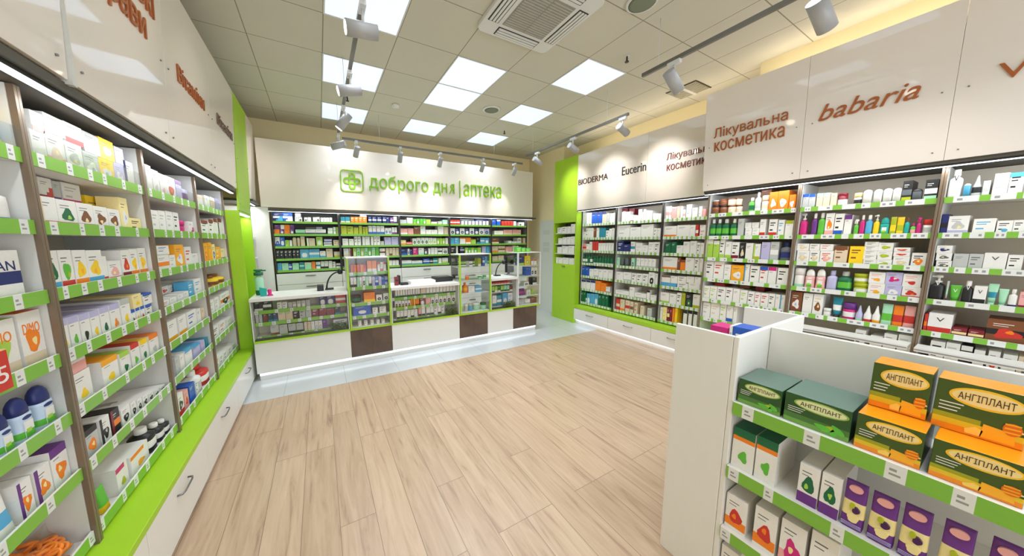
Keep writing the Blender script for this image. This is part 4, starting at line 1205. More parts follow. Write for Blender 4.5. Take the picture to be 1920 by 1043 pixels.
FB.4 W -3280 135 150 0 0 180;W_g -3137 141 157 0 0 180;W"k -3016 80 153 0 0 180;W"k -2923 92 156 0 0 180;W"k -2827 90 160 0 0 180;W#k -2725 96 194 0 0 180;W -2651 40 182 0 0 180
FB.5 W_n -3218 255 90 0 0 180;W -3039 87 170 0 0 180;W_k -2892 192 95 0 0 180;W^k -2762 47 161 0 0 180;W -2679 94 96 0 0 180
FB.6 r=s -3283 68 200 0 0 180;s_o -3199 83 205 0 0 180;s=r -3103 80 204 0 0 180;s=n -3028 56 197 0 0 180;s"n -2954 51 195 0 0 180;s -2845 64 159 0 0 180;g -2727 70 148 0 0 180
FC.0 W=i -2557 37 194 0 0 180;W=i -2516 35 193 0 0 180;i -2463 64 180 0 0 180;s^i -2406 43 184 0 0 180;W -2362 30 177 0 0 180;W=i -2328 29 129 0 0 180;W"g -2269 66 192 0 0 180;W -2197 64 143 0 0 180;W"g -2130 37 154 0 0 180;i -2088 39 119 0 0 180
FC.1 W_o -2497 169 164 0 0 180;W -2325 166 173 0 0 180;W -2207 65 168 0 0 180;r=W -2153 33 165 0 0 180;W"r -2085 67 108 0 0 180;W"r -2088 65 53 109 0 180
FC.2 d -2515 85 169 0 0 180;d -2434 65 177 0 0 83;W -2353 84 129 0 0 83;W -2267 81 180 0 0 180;W -2182 80 189 0 0 180;W"k -2117 38 166 0 0 180;W -2074 39 166 0 0 180;d -2396 65 184 0 90 180
FC.3 W_o -2472 200 192 0 0 180;n -2350 37 193 0 0 180;o^n -2298 59 163 0 0 180;W -2210 108 199 0 0 180;W"k -2124 53 201 0 0 180;W -2069 47 201 0 0 180
FC.4 c -2471 221 69 0 0 180;W"k -2279 140 87 0 0 180;W -2134 138 100 0 0 180;W^n -2513 124 92 70 0 180;W -2398 89 101 70 0 180;W"k -2293 110 89 88 0 180;W -2186 94 84 101 0 180;W -2097 72 86 101 0 180
FC.5 W_e -2512 127 166 0 0 180;W -2395 92 165 0 0 180;W"k -2313 61 190 0 0 180;v -2254 45 194 0 0 180;k#d -2184 84 203 0 0 180;W_v -2094 83 199 0 0 180
FC.6 W -2545 33 203 0 0 180;Y"y -2495 56 212 0 0 180;R=Y -2444 35 217 0 0 180;R -2407 32 219 0 0 180;o -2373 27 223 0 0 180;y -2336 35 228 0 0 180;W|k^k -2224 61 222 0 0 180;W|k^k -2159 57 233 0 0 180;W|k^k -2096 58 236 0 0 180
K0.0 B=W/c -520 120 124 0 0 180;b=W/W -394 125 126 0 0 180;W"k -278 46 71 0 0 180;W#k -229 42 65 0 0 180;W#k -156 43 64 0 0 180;W -107 43 68 0 0 180;W -36 46 70 0 0 180;W#k 12 44 75 0 0 180;W"k 65 37 68 0 0 180;W"k 107 39 69 0 0 180;W"k 150 39 70 0 0 180;W"k 192 37 72 0 0 180;W"k -258 72 53 73 0 180
K0.1 o -546 67 68 0 0 180;p#W -482 51 69 0 0 180;o -418 69 70 0 0 180;p#W -353 52 71 0 0 180;m_d -244 127 66 0 0 180;W_B -107 136 71 0 0 54;W_B 37 145 72 0 0 54;W_m 172 73 54 0 0 180;W=m 236 35 112 0 0 180;e 276 28 112 0 0 180;p -536 74 65 70 0 180;W -472 44 65 70 0 180;o -412 69 66 71 0 180;p -347 52 66 72 0 180;G -100 142 37 72 60 100;l 20 85 40 73 60 100;W_m 175 68 42 55 0 180
K0.2 W_b#b -550 59 139 0 0 180;b#W -488 58 139 0 0 180;e"k -429 49 91 0 0 180;W -381 31 90 0 0 180;H.s -331 50 136 0 0 40;H.s -278 37 134 0 0 40;s -222 54 147 0 0 180;W|e -157 26 122 0 0 180;s -97 84 119 0 0 180;e#W 8 88 142 0 0 180;W=B 127 116 53 0 0 180;s"n 249 82 89 0 0 180;l_B 131 111 50 54 0 180
K0.3 k"W -557 45 137 0 0 180;k"W -507 47 136 0 0 180;k"W -453 46 137 0 0 180;k"W -402 48 136 0 0 180;k"W -346 45 138 0 0 180;k"W -298 43 137 0 0 180;c#W -211 117 137 0 0 180;c=W -76 142 137 0 0 180;W_c 43 81 103 0 0 180;s 139 93 139 0 0 180;s_v 227 43 90 0 0 180;s_v 271 38 89 0 0 180
K0.4 c -553 53 111 0 0 180;m -481 83 105 0 0 180;b=W -415 40 94 0 0 180;m -343 87 101 0 0 180;T=m -260 63 112 0 0 180;m^s -176 93 106 0 0 180;o -99 50 114 0 0 180;W=T -35 61 108 0 0 180;W_k 28 49 114 0 0 180;W_k 83 51 115 0 0 180;W 143 53 115 0 0 180;W"k 196 38 99 0 0 180;W=k 257 62 72 0 0 180
K1.0 T_s 368 63 88 0 0 180;T_s 442 72 88 0 0 180;o"W 518 57 93 0 0 180;o"W 581 59 95 0 0 180;o"W 645 60 97 0 0 180;o"W 710 61 99 0 0 180;B=W 792 51 104 0 0 180;B=W 865 64 106 0 0 180;B=W 947 65 109 0 0 180;B=W 1032 57 111 0 0 180;B 1092 51 107 0 0 180;p=W 1157 52 103 0 0 180;W_p 1217 56 120 0 0 180;g"W 689 104 30 100 0 180
K1.1 v 375 85 134 0 0 180;v"k 472 92 127 0 0 180;v^k 562 72 137 0 0 180;v 632 50 138 0 0 180;v"k 687 36 124 0 0 180;v 730 37 125 0 0 180;W_b 789 57 141 0 0 180;W_b 856 58 142 0 0 180;W_b 924 59 140 0 0 180;W_b 991 61 141 0 0 180;W#b 1059 51 108 0 0 180;W#b 1116 49 109 0 0 180;W_p 1173 40 119 0 0 180;W_p 1220 40 120 0 0 180
K1.2 W"g 386 88 112 0 0 180;W 478 74 106 0 0 180;W"k 551 47 147 0 0 180;W"k 604 47 147 0 0 180;W|k 665 56 147 0 0 180;W 735 71 147 0 0 180;W|k 803 52 147 0 0 180;W"k 861 47 150 0 0 180;W"k 916 50 150 0 0 180;g 977 57 66 0 0 180;l 1073 113 134 0 0 180;l 1198 118 141 0 0 180
K1.3 W_s 389 78 140 0 0 180;R|W 457 41 144 0 0 180;e#W 520 52 143 0 0 180;m#E 579 53 142 0 0 180;e#W 639 53 144 0 0 180;m#E 699 54 143 0 0 180;E#W 759 55 145 0 0 180;m#e 821 55 144 0 0 180;E 883 56 146 0 0 180;W=n 971 90 129 0 0 180;s 1058 52 133 0 0 180;s_n 1115 49 132 0 0 180;s 1172 53 134 0 0 180;s 1231 50 133 0 0 180
K1.4 W"s 1104 52 87 0 0 180;W"s 1164 53 85 0 0 180;W"s 1222 50 86 0 0 180
K2.0 g 1356 124 68 0 0 180;W_g 1480 101 106 0 0 180;E_v 1568 56 89 0 0 180;E#W 1631 56 91 0 0 180;E 1695 57 93 0 0 180;E#W 1754 47 94 0 0 180;e 1828 86 86 0 0 180;W_e 1941 112 46 0 0 180;g_e 2059 86 56 0 0 180;m#W 2164 102 85 0 0 180
K2.1 i_W 1362 131 102 0 0 180;i 1487 104 107 0 0 180;n 1605 110 138 0 0 180;W 1718 95 149 0 0 180;W 1826 100 85 0 0 180;W 1941 118 86 0 0 180;W 2071 112 152 0 0 180;s 2179 80 140 0 0 180
K2.2 Y_o 1344 99 80 0 0 180;r=W 1453 104 50 0 0 180;W#d 1553 73 111 0 0 180;W#d 1630 67 121 0 0 180;W#d 1705 68 124 0 0 180;W#d 1782 72 123 0 0 180;W#e 1862 73 120 0 0 180;W#e 1942 71 116 0 0 180;e#W 2013 50 113 0 0 180;e 2071 50 113 0 0 180;e#W 2127 47 109 0 0 180;W 2188 51 116 0 0 180
K2.3 B_b 1350 113 112 0 0 180;W#B 1435 36 113 0 0 180;B 1482 46 106 0 0 180;P"W 1561 90 131 0 0 180;W_m 1673 105 122 0 0 180;k#W 1762 58 114 0 0 180;W|p 1826 56 112 0 0 180;W"g 1895 60 121 0 0 180;W"g 1961 57 120 0 0 180;W=k 2044 87 108 0 0 180;W#G 2151 103 113 0 0 180
K2.4 W_T 1388 186 76 0 0 180;W_T 1588 199 65 0 0 180;b=W 1768 125 95 0 0 180;k=W 1865 53 89 0 0 180;T=W 1945 93 96 0 0 180;W|e 2037 69 93 0 0 180;W_e 2146 118 96 0 0 180
K3.0 r=W 2301 58 89 0 0 180;r=W 2369 63 90 0 0 180;r=W 2440 64 92 0 0 180;W|B 2523 72 74 0 0 54;W|B 2602 69 75 0 0 54;W|B 2680 70 77 0 0 54;W|p 2763 71 79 0 0 54;W|B 2842 72 81 0 0 54;W|p 2925 77 83 0 0 54;W|B 3009 74 85 0 0 54;W|p 3092 75 87 0 0 54;G 2667 314 120 0 60 100;B 3000 310 130 0 60 100
K3.1 W#B 2316 97 118 0 0 180;B#W 2421 95 119 0 0 180;W#B 2525 97 120 0 0 180;B#W 2631 98 122 0 0 180;W#B 2739 100 123 0 0 180;B#W 2848 102 121 0 0 180;W#B 2962 108 122 0 0 180;l#B 3084 118 120 0 0 180
K3.2 c 2304 83 122 0 0 180;c"W 2401 95 126 0 0 180;W^o 2531 117 125 0 0 180;o_W 2654 111 125 0 0 180;e^n 2772 109 103 0 0 180;k_T 2883 78 121 0 0 180;c=W 2981 100 121 0 0 180;c#W 3089 98 117 0 0 180
K3.3 k"W 2323 113 134 0 0 180;W 2403 38 147 0 0 180;k=l 2516 94 145 0 0 180;e#W 2611 63 112 0 0 180;E#W 2680 62 110 0 0 180;e#W 2748 63 109 0 0 180;E#W 2818 63 108 0 0 180;e 2899 85 107 0 0 180;l 3015 88 134 0 0 180;c 3109 81 133 0 0 180
K4.0 b 3259 91 113 0 0 180;b^W 3375 88 116 0 0 180;r 3480 67 96 0 0 180;r 3555 70 98 0 0 180;r 3633 71 100 0 0 180;r 3709 67 102 0 0 180;W"r 3790 56 96 0 0 180;W#k 3940 72 80 0 0 180;W 4014 58 82 0 0 180
K4.1 W"s 3378 217 79 0 0 180;i_s 3610 220 103 0 0 180;i_s 3842 223 106 0 0 180
K4.2 n_s 3294 165 113 0 0 180;W 3664 78 54 0 0 180;W"k 3781 107 41 0 0 180;W 3901 114 40 0 0 180;s|R 4036 68 114 0 0 180;W#n 3910 85 73 42 0 180
K4.3 s_o 3281 141 130 0 0 180;s=n 3451 171 131 0 0 180;i_s 3594 78 117 0 0 180;i 3680 74 116 0 0 180;W|i 3758 52 134 0 0 180;i|W 3817 47 133 0 0 180;W_i 3870 38 132 0 0 180
K4.4 s 3283 137 95 0 0 180;s_g 3435 140 102 0 0 180
CA.0 k_W -661 77 129 0 0 120;k=W -579 79 126 0 0 120;W"k -460 47 88 0 0 120;W"k -407 50 85 0 0 120;g -354 42 79 0 0 120;g=W -310 37 81 0 0 120;g#W -264 45 85 0 0 120;g#W -216 43 86 0 0 120;g -168 44 88 0 0 120;B#W -9 75 130 0 0 120;B#W 80 92 129 0 0 120;r=W 195 115 130 0 0 120
CA.1 g -686 28 115 0 0 120;g -652 30 115 0 0 120;R|p -607 44 115 0 0 120;B_T -559 44 115 0 0 120;B_T -511 43 115 0 0 120;s -447 72 115 0 0 120;s -372 70 115 0 0 120;k"W -302 57 115 0 0 120;g"k -236 60 115 0 0 120;g -172 59 115 0 0 120;R"W -99 73 115 0 0 120;R -18 80 115 0 0 120;R^k 71 86 113 0 0 120;k_T 153 68 113 0 0 120
CA.2 g_n -528 82 129 0 0 120;g -442 81 121 0 0 120;g_k -354 77 119 0 0 120;g_k -274 73 115 0 0 120;s"W -212 33 122 0 0 120;s -174 34 119 0 0 120;W -136 34 118 0 0 120;W#g -96 36 119 0 0 120;W#g -53 41 118 0 0 120;p -3 49 123 0 0 120;W"k 176 165 103 0 0 120
CB.0 W_d 902 28 130 0 0 120;W_d 937 26 130 0 0 120;W_d 972 29 130 0 0 120;W_d 1008 29 130 0 0 120;W_d 1043 29 130 0 0 120;W_d 1080 29 130 0 0 120;W_d 1115 30 130 0 0 120;W_d 1152 27 130 0 0 120;W_d 1189 30 130 0 0 120;W_d 1224 30 130 0 0 120;s_d 1292 78 130 0 0 120;W_d 1360 42 129 0 0 120;W_d 1411 42 127 0 0 120;W_d 1462 43 123 0 0 120;W_d 1514 43 124 0 0 120;W_d 1567 44 123 0 0 120;W_d 1620 44 121 0 0 120;W_d 1673 45 120 0 0 120;W_d 1726 43 118 0 0 120;W_d 1778 43 114 0 0 120
CB.1 W_y#k 899 40 105 0 0 120;W_y#k 944 41 103 0 0 120;W_y#k 990 39 100 0 0 120;W_y#k 1034 39 98 0 0 120;W_y#k 1078 37 96 0 0 120;o 1116 27 110 0 0 120;y|R 1150 30 112 0 0 120;o_R 1197 53 112 0 0 120;R#W 1273 75 115 0 0 120;i 1359 69 115 0 0 120;W#k 1428 53 115 0 0 120;W#k 1491 54 115 0 0 120;W#k 1555 55 115 0 0 120;W#k 1620 59 115 0 0 120;W#k 1690 62 115 0 0 120;W#k 1765 69 115 0 0 120
CB.2 W_k 918 44 127 0 0 120;W_k 968 44 123 0 0 120;W_k 1019 45 123 0 0 120;W 1069 43 122 0 0 120;W_k 1119 46 121 0 0 120;W 1171 47 120 0 0 120;i_k 1230 42 141 0 0 120;W_k 1282 50 141 0 0 120;W_k 1358 57 141 0 0 120;W_k 1417 49 140 0 0 120;W"k 1476 50 139 0 0 120;W_k 1531 48 136 0 0 120;W"k 1588 48 135 0 0 120
CC.0 r_W 2475 54 30 0 0 120;r_W 2534 53 32 0 0 120;r_W 2593 53 33 0 0 120;r_W 2652 54 35 0 0 120;r_W 2712 55 37 0 0 120;r_W 2773 55 38 0 0 120
CC.1 e_d 2478 46 97 0 0 120;e_W 2533 50 96 0 0 120;d_W 2591 51 97 0 0 120;e_d 2650 51 95 0 0 120;m_d 2709 52 94 0 0 120;m_d 2769 53 92 0 0 120;R_W 2831 57 75 0 0 120
CC.2 W_T 2501 80 180 0 0 120;T=W 2593 92 176 0 0 120;c#W 2712 104 204 0 0 120;W"c 2815 89 200 0 0 120
TA.0 r|o 351 31 100 0 0 120;o|r 386 31 99 0 0 120;r|o 422 31 97 0 0 120;o|r 459 32 96 0 0 120;r|o 496 34 94 0 0 120;o_W 558 54 140 0 0 120;o_W 618 57 138 0 0 120;W^r 675 33 117 0 0 120;W_r 714 34 117 0 0 120;W^r 752 34 116 0 0 120
TA.1 W_k 336 31 122 0 0 120;W_k 373 33 124 0 0 120;m 410 27 124 0 0 120;W_m 442 27 122 0 0 120;W#d 481 34 129 0 0 120;m#W 520 34 126 0 0 120;W_d 558 33 124 0 0 120;l 599 35 117 0 0 120;b=W 641 38 116 0 0 120;l_g 683 36 116 0 0 120;b 723 34 116 0 0 120;l=b 763 37 113 0 0 120
TA.2 J.d_k!k 380 121 94 0 0 120;o_y 538 137 122 0 0 120;W#k 660 72 80 0 0 120;W#k 750 69 91 0 0 120
TA.3 b@W 438 216 131 0 0 120;W"k 601 65 81 0 0 120;W"k 699 80 85 0 0 120
TA.4 W"k 402 36 72 0 0 120;W"k 476 37 67 0 0 120;W"k 554 38 61 0 0 120;W"k 631 36 56 0 0 120;W"k 697 39 52 0 0 120
TB.0 W=B 2051 52 82 0 0 120;v_W 2205 50 126 0 0 120;b=W 2277 39 154 0 0 120;c_W 2321 38 153 0 0 120
TB.1 J.o!i 1998 63 73 0 0 63;J.m!E 2226 72 41 0 0 72;J.m!E 2308 64 50 0 0 64
TB.2 B.o=a!o 1958 79 158 0 0 79;W"g 2059 105 97 0 0 120;c=W 2179 114 90 0 0 120
TB.3 J.g!W 1969 70 117 0 0 70;J.c!g 2043 65 114 0 0 65;J.m!W 2156 118 115 0 0 118;J.m!d 2288 103 103 0 0 103
TC.0 B_e 3013 111 154 0 0 120;y#e 3139 117 156 0 0 120;W^r 3247 50 90 0 0 120;W^r 3309 58 88 0 0 120
TC.1 b 3141 41 147 0 0 120;b 3189 43 144 0 0 120;W#k 3254 55 134 0 0 120;W#k 3319 62 130 0 0 120
TC.2 W#k 3124 101 57 0 0 120;k_W 3305 90 122 0 0 120
TC.3 K.p#P 3038 151 109 0 0 105;W#g 3172 85 82 0 0 120;V.e 3279 98 95 0 0 98
TC.4 g 3028 120 86 0 0 120;W_g 3152 113 78 0 0 120;n 3284 131 92 0 0 120
GL.0 W"k -4616 122 110 0 0 200;W"k -4481 127 119 0 0 200;W -4360 94 121 0 0 200;W -4251 105 163 0 0 200
GL.1 W -4592 114 109 0 0 200;W -4468 113 125 0 0 200;W -4351 102 132 0 0 200;W -4244 92 139 0 0 200
GL.2 W^k -4605 128 157 0 0 200;W -4449 162 141 0 0 200;W -4282 154 152 0 0 200
GL.3 W -4670 68 121 0 0 200;W -4567 117 117 0 0 200;W -4422 151 124 0 0 200;W^k -4267 140 157 0 0 200
G.0 A.d -463 133 102 0 0 200;A.d -307 161 109 0 0 200;A.o -154 125 115 0 0 200;A.o -11 134 111 0 0 200;A.o -159 111 148 117 100 100;A.o -26 138 149 112 100 100
G.1 W^d-o@E -493 73 175 0 0 200;W^d-o@E -420 63 180 0 0 200;W_p#d -301 51 151 0 0 200;W_p#d -248 46 153 0 0 200;K.p=l#Y -196 48 163 0 0 33;K.p=l#Y -138 52 160 0 0 37;K.p=l#Y -80 50 167 0 0 35;K.p=l#Y -14 49 173 0 0 34;K.p=l#Y 52 45 182 0 0 32
G.2 Wqo#r -494 72 158 0 0 200;Wqo#r -399 68 180 0 0 200;Wqi#P -320 68 192 0 0 200;W_g -242 67 215 0 0 200
G.3 W_r#r -497 65 190 0 0 200
NT.0 b@c"W -616 79 180 0 0 100;W"g -664 12 180 0 0 100;P_k -714 72 164 0 0 100"""

SHELF = ['top', 'second', 'third', 'fourth', 'fifth', 'sixth', 'lowest']
for line in DATA.strip().split('\n'):
    key, rest = line.split(' ', 1)
    bay, si = key.split('.')
    si = int(si)
    face, front, zs, dz, phrase = BAY[bay]
    items = []
    for it in rest.split(';'):
        p = it.split()
        items.append((p[0], *[int(q) / 1000 for q in p[1:]]))
    tiers = {}
    for it in items:
        t = 'rear ' if it[5] > 0 else ''
        if it[4] > .002:
            same = sum(1 for o2 in items if o2[5] == it[5] and .002 < o2[4] < it[4] - .012 and abs(o2[1] - it[1]) < .02)
            t += ('stacked ', 'second-tier ', 'third-tier ', 'fourth-tier ')[min(same, 3)]
        tiers.setdefault(t, []).append(it)
    sname = 'lowest' if si == len(zs) - 1 and len(zs) > 1 else SHELF[si]
    for t, L in tiers.items():
        L.sort(key=lambda q: q[1])
        for k, (code, c, w, h, zb, back, d) in enumerate(L):
            o = product(code, bay, w, d, h)
            if ':' in code:
                wd, ink = code.split(':')[1], pc(code.split(':')[2])
                tw = w * min(.36, .13 * len(wd) + .04)
                lettering(o, wd, -tw, tw, h * .62, h * .8, -d / 2 - .0002, ink, .0008, .02)
            z = zs[si] + dz + zb
            yy = back + d / 2
            o.location = {'L': (front - yy, c, z), 'R': (front + yy, -c, z), 'B': (c, front + yy, z)}[face]
            o.rotation_euler = (0, 0, ROT[face])
            kind, body, pats, cap = parse(code)
            where = '%s%s from left' % (t, ORD[k]) if len(L) > 1 else t + 'alone'
            lab = '%s, %s, %s shelf of %s' % (look(kind, body, pats, cap, bay), where, sname, phrase)
            if bay == 'NT':
                lab = '%s, %s inside the gondola end tray' % (look(kind, body, pats, cap, bay), where)
            tag(o, lab, 'box' if kind == 'X' else KIND[kind][2], 'products on the %s shelf of the %s' % (sname, phrase))

# ------------------------------------------------------------ white gondola in the foreground
GX = 1.47
r = tag(empty('gondola', (1.83, 0, 0), world=True), 'white shop gondola with green price rails in the foreground', 'gondola')
bevel(bx(GX, GX + .018, .556, .785, 0, 1.2, M_white).build('side_panel', r), .003)
bevel(bx(GX, 2.19, .536, .555, 0, 1.2, M_white).build('partition', r), .003)
bevel(bx(2.172, 2.19, .556, .785, 0, 1.2, M_white).build('end_panel', r), .003)
bevel(bx(1.77, 1.79, -1.2, .535, 0, 1.2, M_white).build('back_panel', r), .003)
bx(GX + .019, 2.171, .556, .785, .978, .998, M_white).build('tray_floor', r)
bx(GX + .02, 1.769, -1.2, .535, 0, .04, M_white).build('plinth', r)
rnd = random.Random(5)
for z in (.925, .637, .345, .06):
    s = bx(GX + .002, 1.769, -1.2, .535, z - .02, z, M_white).build('shelf', r)
    mb = MB().printed(1.73, .008, .054, M_rail, rail_rects(1.73, 'L', rnd), z0=0, yf=0, top=M_white)
    q = mb.build('price_rail')
    q.parent = s
    q.location = (GX - .0065 - 1.83, -.3325, z - .052)
    q.rotation_euler = (0, 0, -pi / 2)
for z in (.9, .6, .3):
    bx(1.791, 2.16, -1.2, .535, z - .02, z, M_white).build('shelf', r)
    bx(GX + .03, 2.16, .556, .775, z - .02, z, M_white).build('shelf', r)

# white pull-out trays in front of the forward right shelving
for a, b, lb in ((-1.13, -.39, 'white pull-out tray under the bay with the rainbow bottles'), (-.36, .41, 'white pull-out tray under the bay with the black pump bottle')):
    o = bx(3.93, 4.088, -b, -a, .735, .765, M_white).build('pullout_tray', loc=(4.0, -(a + b) / 2, .735))
    tag(o, lb, 'tray', 'white pull-out trays')
    l_ = bx(-.072, -.068, -(b - a) / 2 + .002, (b - a) / 2 - .002, .01, .02, M_taggrey).build('label_strip'); l_.parent = o
# bag of ring cereal and the red price flag in the nearest left bay
bag = MB().loft([(0, .10, .06, 3), (.03, .108, .085, 3), (.07, .105, .07, 2.6), (.11, .10, .02, 3), (.13, .103, .004, 5), (.14, .103, .003, 5)], [M_acryl], 20)
bag = bag.build('cereal_bag')
bag.location, bag.rotation_euler = (-.985, 1.60, .4015), (0, 0, pi / 2)
tag(bag, 'clear bag of orange ring cereal on lowest shelf of nearest left-wall bay', 'bag')
rn = random.Random(3)
for k in range(60):
    x, y, z = rn.uniform(-.09, .09), rn.uniform(-.055, .05), .014 + .075 * rn.random()
    tx, ty = rn.uniform(-.8, .8), rn.uniform(-.8, .8)
    Rm = Matrix.Rotation(tx, 3, 'X') @ Matrix.Rotation(ty, 3, 'Y')
    mb = MB()
    for i in range(12):
        for j in range(6):
            a_, b_ = 2 * pi * i / 12, 2 * pi * j / 6
            p = Rm @ Vector(((.017 + .007 * cos(b_)) * cos(a_), (.017 + .007 * cos(b_)) * sin(a_), .007 * sin(b_)))
            mb.v.append((p.x + x, p.y + y, max(p.z + z, .002)))
    for i in range(12):
        for j in range(6):
            i2, j2 = (i + 1) % 12, (j + 1) % 6
            mb.face((i * 6 + j, i2 * 6 + j, i2 * 6 + j2, i * 6 + j2), pc('o'), True)
    mb.build('cereal_ring').parent = bag
fl = bx(-.055, .055, -.002, .002, 0, .12, pc('r')).build('price_flag')
fl.location, fl.rotation_euler = (-.868, 1.437, 1.155), (0, 0, pi / 2)
tag(fl, 'red price flag with white number on the nearest left-wall shelf rail', 'price flag')
lettering(fl, '5', .01, .045, .025, .075, -.0022, pc('W'), .0008, .02)

# ------------------------------------------------------------ things on the counter
def put(o, loc, label, cat, group=None, rot=0.):
    o.location = loc
    o.rotation_euler = (0, 0, rot)
    return tag(o, label, cat, group)
TOP = .9685
o = MB().loft([(0, .04, .04, 2.4), (.02, .042, .042, 2.4), (.06, .042, .042, 2.4), (.2, .042, .042, 2.4), (.215, .03, .03, 2.2), (.235, .02, .02, 2)], [pc('d'), pc('d'), pc('m'), pc('m'), pc('W')], 20).build('pump_bottle')
c_ = MB().loft([(.2355, .045, .045, 3), (.27, .045, .045, 3), (.275, .02, .02, 2), (.29, .045, .03, 3), (.305, .04, .028, 3)], [pc('d')], 16); c_.box(-.01, .075, -.012, .012, .282, .297, pc('d'))
c_.build('pump_head').parent = o
put(o, (-.655, 4.40, TOP), 'pale pump bottle with dark-green pump head at counter start', 'bottle')
o = MB().poly([(-.03, 0), (.028, 0), (.034, .085), (-.036, .105)], -.012, .012, pc('t')).build('leaflet_holder')
put(o, (-.605, 4.27, TOP), 'turquoise leaflet holder standing on the counter', 'leaflet holder')
o = MB().loft([(0, .03, .02, 3), (.01, .03, .02, 3), (.02, .018, .012, 2.4), (.07, .022, .014, 2.4), (.075, .01, .01, 2)], [pc('P')], 12).build('cosmetic_tube')
put(o, (-.545, 4.27, TOP), 'small magenta tube beside the turquoise leaflet holder', 'tube')
def scanner(x, y, label, TOP=TOP):
    r = tag(empty('barcode_scanner', (x, y, TOP), world=True), label, 'scanner', 'barcode scanners')
    bx(x - .05, x + .05, y - .04, y + .04, TOP, TOP + .018, M_black).build('base', r)
    mb = MB()
    pts = [(x - .03 + .02 * t + .13 * t * t, y, TOP + .018 + .21 * math.sin(t * 1.45)) for t in [k / 10 for k in range(11)]]
    mb.path(pts, .009, M_black)
    mb.build('neck', r)
    hx, hz = pts[-1][0], pts[-1][2]
    h = MB().loft([(-.02, .022, .03, 3), (0, .034, .04, 3), (.03, .03, .036, 3), (.045, .02, .026, 3)], [M_black], 14, off=(hx + .02, y, hz - .01))
    h.build('head', r)
scanner(.08, 4.42, 'black barcode scanner on bent neck beside the green-framed tower')
scanner(2.66, 4.42, 'black barcode scanner on bent neck between the clear towers', .9855)
def prn(x0, x1, y0, y1, h, label, name='receipt_printer', cat='printer'):
    o = MB().box(x0, x1, y0, y1, TOP, TOP + h, M_black).build(name, loc=((x0 + x1) / 2, (y0 + y1) / 2, TOP))
    bevel(o, .006)
    tag(o, label, cat)
    s = bx(-(x1 - x0) * .3, (x1 - x0) * .3, -(y1 - y0) * .3, 0, h + .0002, h + .003, pc('G')).build('paper_slot'); s.parent = o
    return o
prn(-.06, .015, 4.33, 4.47, .07, 'small black receipt printer left of the first scanner')
prn(1.52, 1.80, 4.33, 4.55, .07, 'long black receipt printer on the middle counter')
prn(.985, 1.09, 4.28, 4.36, .035, 'black card terminal lying on the middle counter', 'card_terminal', 'card terminal')
o = MB().box(1.12, 1.49, 4.26, 4.50, TOP, TOP + .045, M_white).build('document_tray', loc=(1.3, 4.38, TOP))
tag(o, 'flat white document tray between terminal and printer', 'tray')
o = MB().printed(.05, .06, .12, pc('R'), [(.1, .5, .9, .7, pc('k'))]).build('card_holder')
put(o, (.93, 4.33, TOP), 'maroon card holder beside the green-framed tower', 'card holder')
o = MB().printed(.03, .09, .13, pc('k'), []).build('phone_cradle')
put(o, (.985, 4.42, TOP), 'narrow black cradle behind the card terminal', 'cradle')
def monitor(x0, x1, z1, label):
    xm = (x0 + x1) / 2
    r = tag(empty('monitor', (xm, 4.55, TOP), world=True), label, 'monitor', 'till monitors')
    bx(xm - .08, xm + .08, 4.50, 4.60, TOP, TOP + .012, M_black).build('base', r)
    bx(xm - .02, xm + .02, 4.56, 4.58, TOP + .0125, TOP + .12, M_black).build('stand', r)
    bevel(bx(x0, x1, 4.525, 4.555, TOP + .05, z1, M_black).build('screen', r), .004)
monitor(1.865, 1.975, 1.31, 'black till monitor half hidden by the middle clear tower')
monitor(2.905, 3.08, 1.30, 'black till monitor half hidden by the end clear tower')
for x, w, h, lb in ((3.0, .10, .09, 'bright green pack on top of the end tower, tallest'), (3.10, .085, .075, 'bright green pack on top of the end tower, middle one'), (3.20, .10, .065, 'bright green pack on top of the end tower, closest to frosted panel')):
    o = MB().printed(w, .08, h, pc('E'), [(.1, .6, .8, .75, pc('m')), (.2, .2, .7, .5, pc('e'))]).build('green_pack')
    put(o, (x, 4.3, 1.3905), lb, 'pack', 'green packs on the end tower')

def plant(x0, x1, y0, y1, z0, h, label, n=520):
    rn = random.Random(int(x0 * 1000))
    mb = MB()
    for k in range(n):
        x, y = rn.uniform(x0, x1), rn.uniform(y0, y1)
        z = z0 + .004 + rn.random() ** 1.5 * h
        a, t, L = rn.uniform(0, 2 * pi), rn.uniform(-.2, .8), rn.uniform(.018, .034)
        d = Vector((cos(a) * cos(t), sin(a) * cos(t), sin(t))) * L
        s = Vector((-sin(a), cos(a), 0)) * L * .36
        p = Vector((x, y, z))
        b = len(mb.v)
        mb.v += [tuple(p), tuple(p + d * .5 + s), tuple(p + d), tuple(p + d * .5 - s)]
        mb.v = [(min(max(v[0], x0), x1), min(max(v[1], y0), y1), max(v[2], z0 + .001)) if i >= b else v for i, v in enumerate(mb.v)]
        mb.face((b, b + 1, b + 2, b + 3), M_leaf)
    o = mb.build('ivy_foliage', loc=((x0 + x1) / 2, (y0 + y1) / 2, z0))
    tag(o, label, 'plant', 'ivy in the glass counters', 'stuff')
plant(.06, .255, 4.142, 4.216, .484, .075, 'green ivy foliage in the corner of the longest glass counter')
plant(1.62, 1.79, 4.142, 4.216, .484, .085, 'green ivy foliage in the corner of the middle glass counter')
plant(2.64, 2.855, 4.142, 4.216, .484, .075, 'green ivy foliage in the short glass counter')

